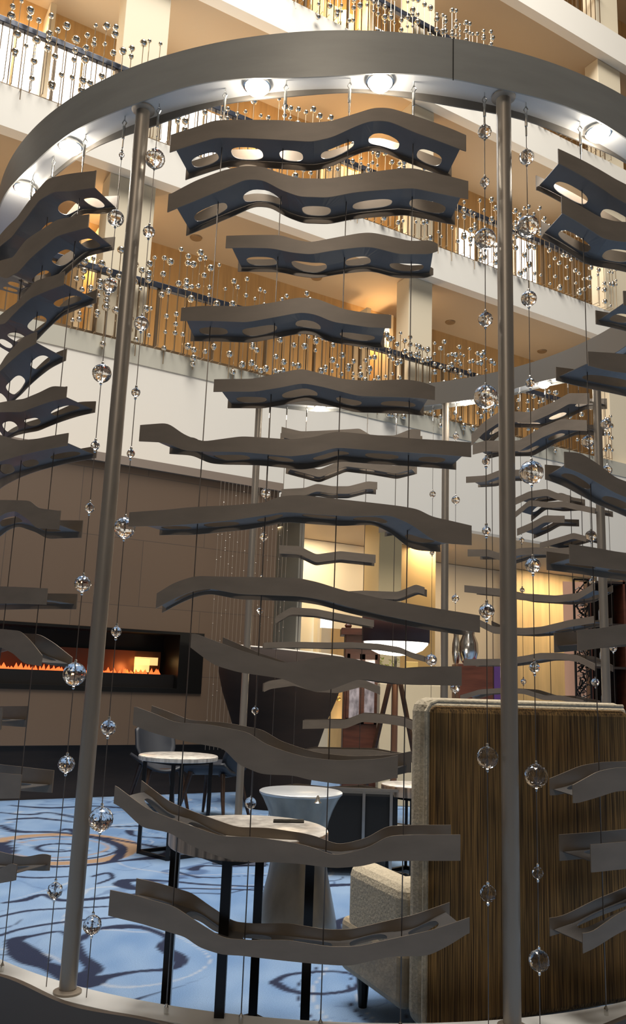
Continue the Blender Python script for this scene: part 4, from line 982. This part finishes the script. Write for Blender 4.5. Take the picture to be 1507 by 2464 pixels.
# silver vessels + dark cabinet right of the far right pole
a, b, z1, z0 = ybox(1104, 1206, 1598, 1990, 9.4)
cbn = thing('low_cabinet', Vector(((a+b)/2, 9.6, 0)), 'dark walnut low cabinet with a purple edge behind the armchair top', 'cabinet')
m = MB(); m.box((a, 9.4, 0), (b-.07, 9.85, z1)); m.build('body', M_red, cbn, bevel=.01)
m = MB(); m.box((b-.07, 9.4, 0), (b, 9.85, z1)); tag(m.build('side_strip', mat('purple_strip', (.09, .035, .16), .5), cbn), 'purple strip')
def vessel(u, v0, v1, w, Y, lab, hbase):
    q = on_y(u, v1, Y); z0_ = hbase; h_ = on_y(u, v0, Y).z-z0_; r = w/2*Y/F
    c_ = Vector((q.x, Y, z0_)); t_ = thing('silver_vase', c_, lab, 'vase')
    m_ = MB(); m_.lathe([(r*.55, 0), (r*.75, h_*.08), (r, h_*.35), (r*.95, h_*.62), (r*.6, h_*.85), (r*.7, h_)], c_, 24); m_.build('body', M_steel, t_, smooth=True)
    m_ = MB(); m_.lathe([(r*.7, h_), (r*.76, h_+.008), (r*.7, h_+.016), (.003, h_+.016)], c_, 24); m_.build('lid', M_steel, t_, smooth=True)
ztop = z1
vessel(1128, 1515, 1598, 46, 9.55, 'large silver vase on the dark walnut cabinet', ztop)
vessel(1098, 1520, 1598, 20, 9.7, 'slim silver vase left of the large one on the walnut cabinet', ztop)
# lattice screen and dark media shelf at the right
a, b, z1, z0 = ybox(1388, 1424, 1395, 1990, 8.9)
ls = thing('lattice_screen', Vector(((a+b)/2, 8.9, 0)), 'black branching lattice screen at the right over the armchair back', 'screen')
m = MB(); m.bar((a, 8.9, 0), (a, 8.9, z1), .02); m.bar((b, 8.9, 0), (b, 8.9, z1), .02); m.bar((a, 8.9, z1), (b, 8.9, z1), .02); m.build('frame', M_black, ls)
m = MB(); z = .1
while z < z1-.12:
    for k in range(2):
        x = a+(b-a)*random.random(); y2 = a+(b-a)*random.random()
        m.bar((x, 8.9, z), (y2, 8.9, z+random.uniform(.05, .12)), .012)
    m.tube([(a+(b-a)*random.uniform(.2, .8)+.03*cos(q*pi/4), 8.9, z+.05+.035*sin(q*pi/4)) for q in range(9)], .006, 5)
    z += .045
m.build('lattice', M_black, ls)
m = MB(); m.box((a-.05, 9.1, 0), (b+.02, 9.12, z1)); tag(m.build('screen_backing', mat('coral_panel', (.75, .42, .28), .6)), 'coral coloured panel right behind the lattice screen', 'panel')
a, b, z1, z0 = ybox(1424, 1600, 1395, 1990, 9.3)
sh2 = thing('media_shelf', Vector(((a+b)/2, 9.5, 0)), 'dark shelving unit at the far right edge with a bright bottle', 'shelf')
m = MB(); m.box((a, 9.6, 0), (b, 9.63, z1)); m.build('back_board', M_tub, sh2)
for k in range(6):
    z = .15+k*(z1-.2)/5; m = MB(); m.box((a, 9.3, z), (b, 9.6, z+.025)); m.build('shelf_board', M_tub, sh2)
for k in range(3):
    x = a+.0+(b-a-.02)*k/2; m = MB(); m.box((x, 9.3, 0), (x+.025, 9.6, z1)); m.build('upright', M_red, sh2)
for i, (u, v0, v1) in enumerate(((1442, 1410, 1432), (1444, 1442, 1478), (1447, 1572, 1592), (1451, 1660, 1690))):
    k = [.15+j*(EZ*0+z1-.2)/5+.025 for j in range(6)]; q = on_y(u, v1, 9.45); zz = min(k, key=lambda w: abs(w-q.z))
    m = MB(); m.lathe([(.024, 0), (.026, .01), (.026, .14), (.012, .18), (.012, .22)], Vector((q.x, 9.42, zz)), 16)
    tag(m.build('bottle', mat('white_bottle_%d' % i, (.8, .85, .9), .15), smooth=True), ('white bottle on the top visible shelf of the dark unit', 'tall white bottle on the second shelf of the dark unit', 'white bottle on the third shelf of the dark unit', 'white bottle on the lowest visible shelf of the dark unit')[i], 'bottle')
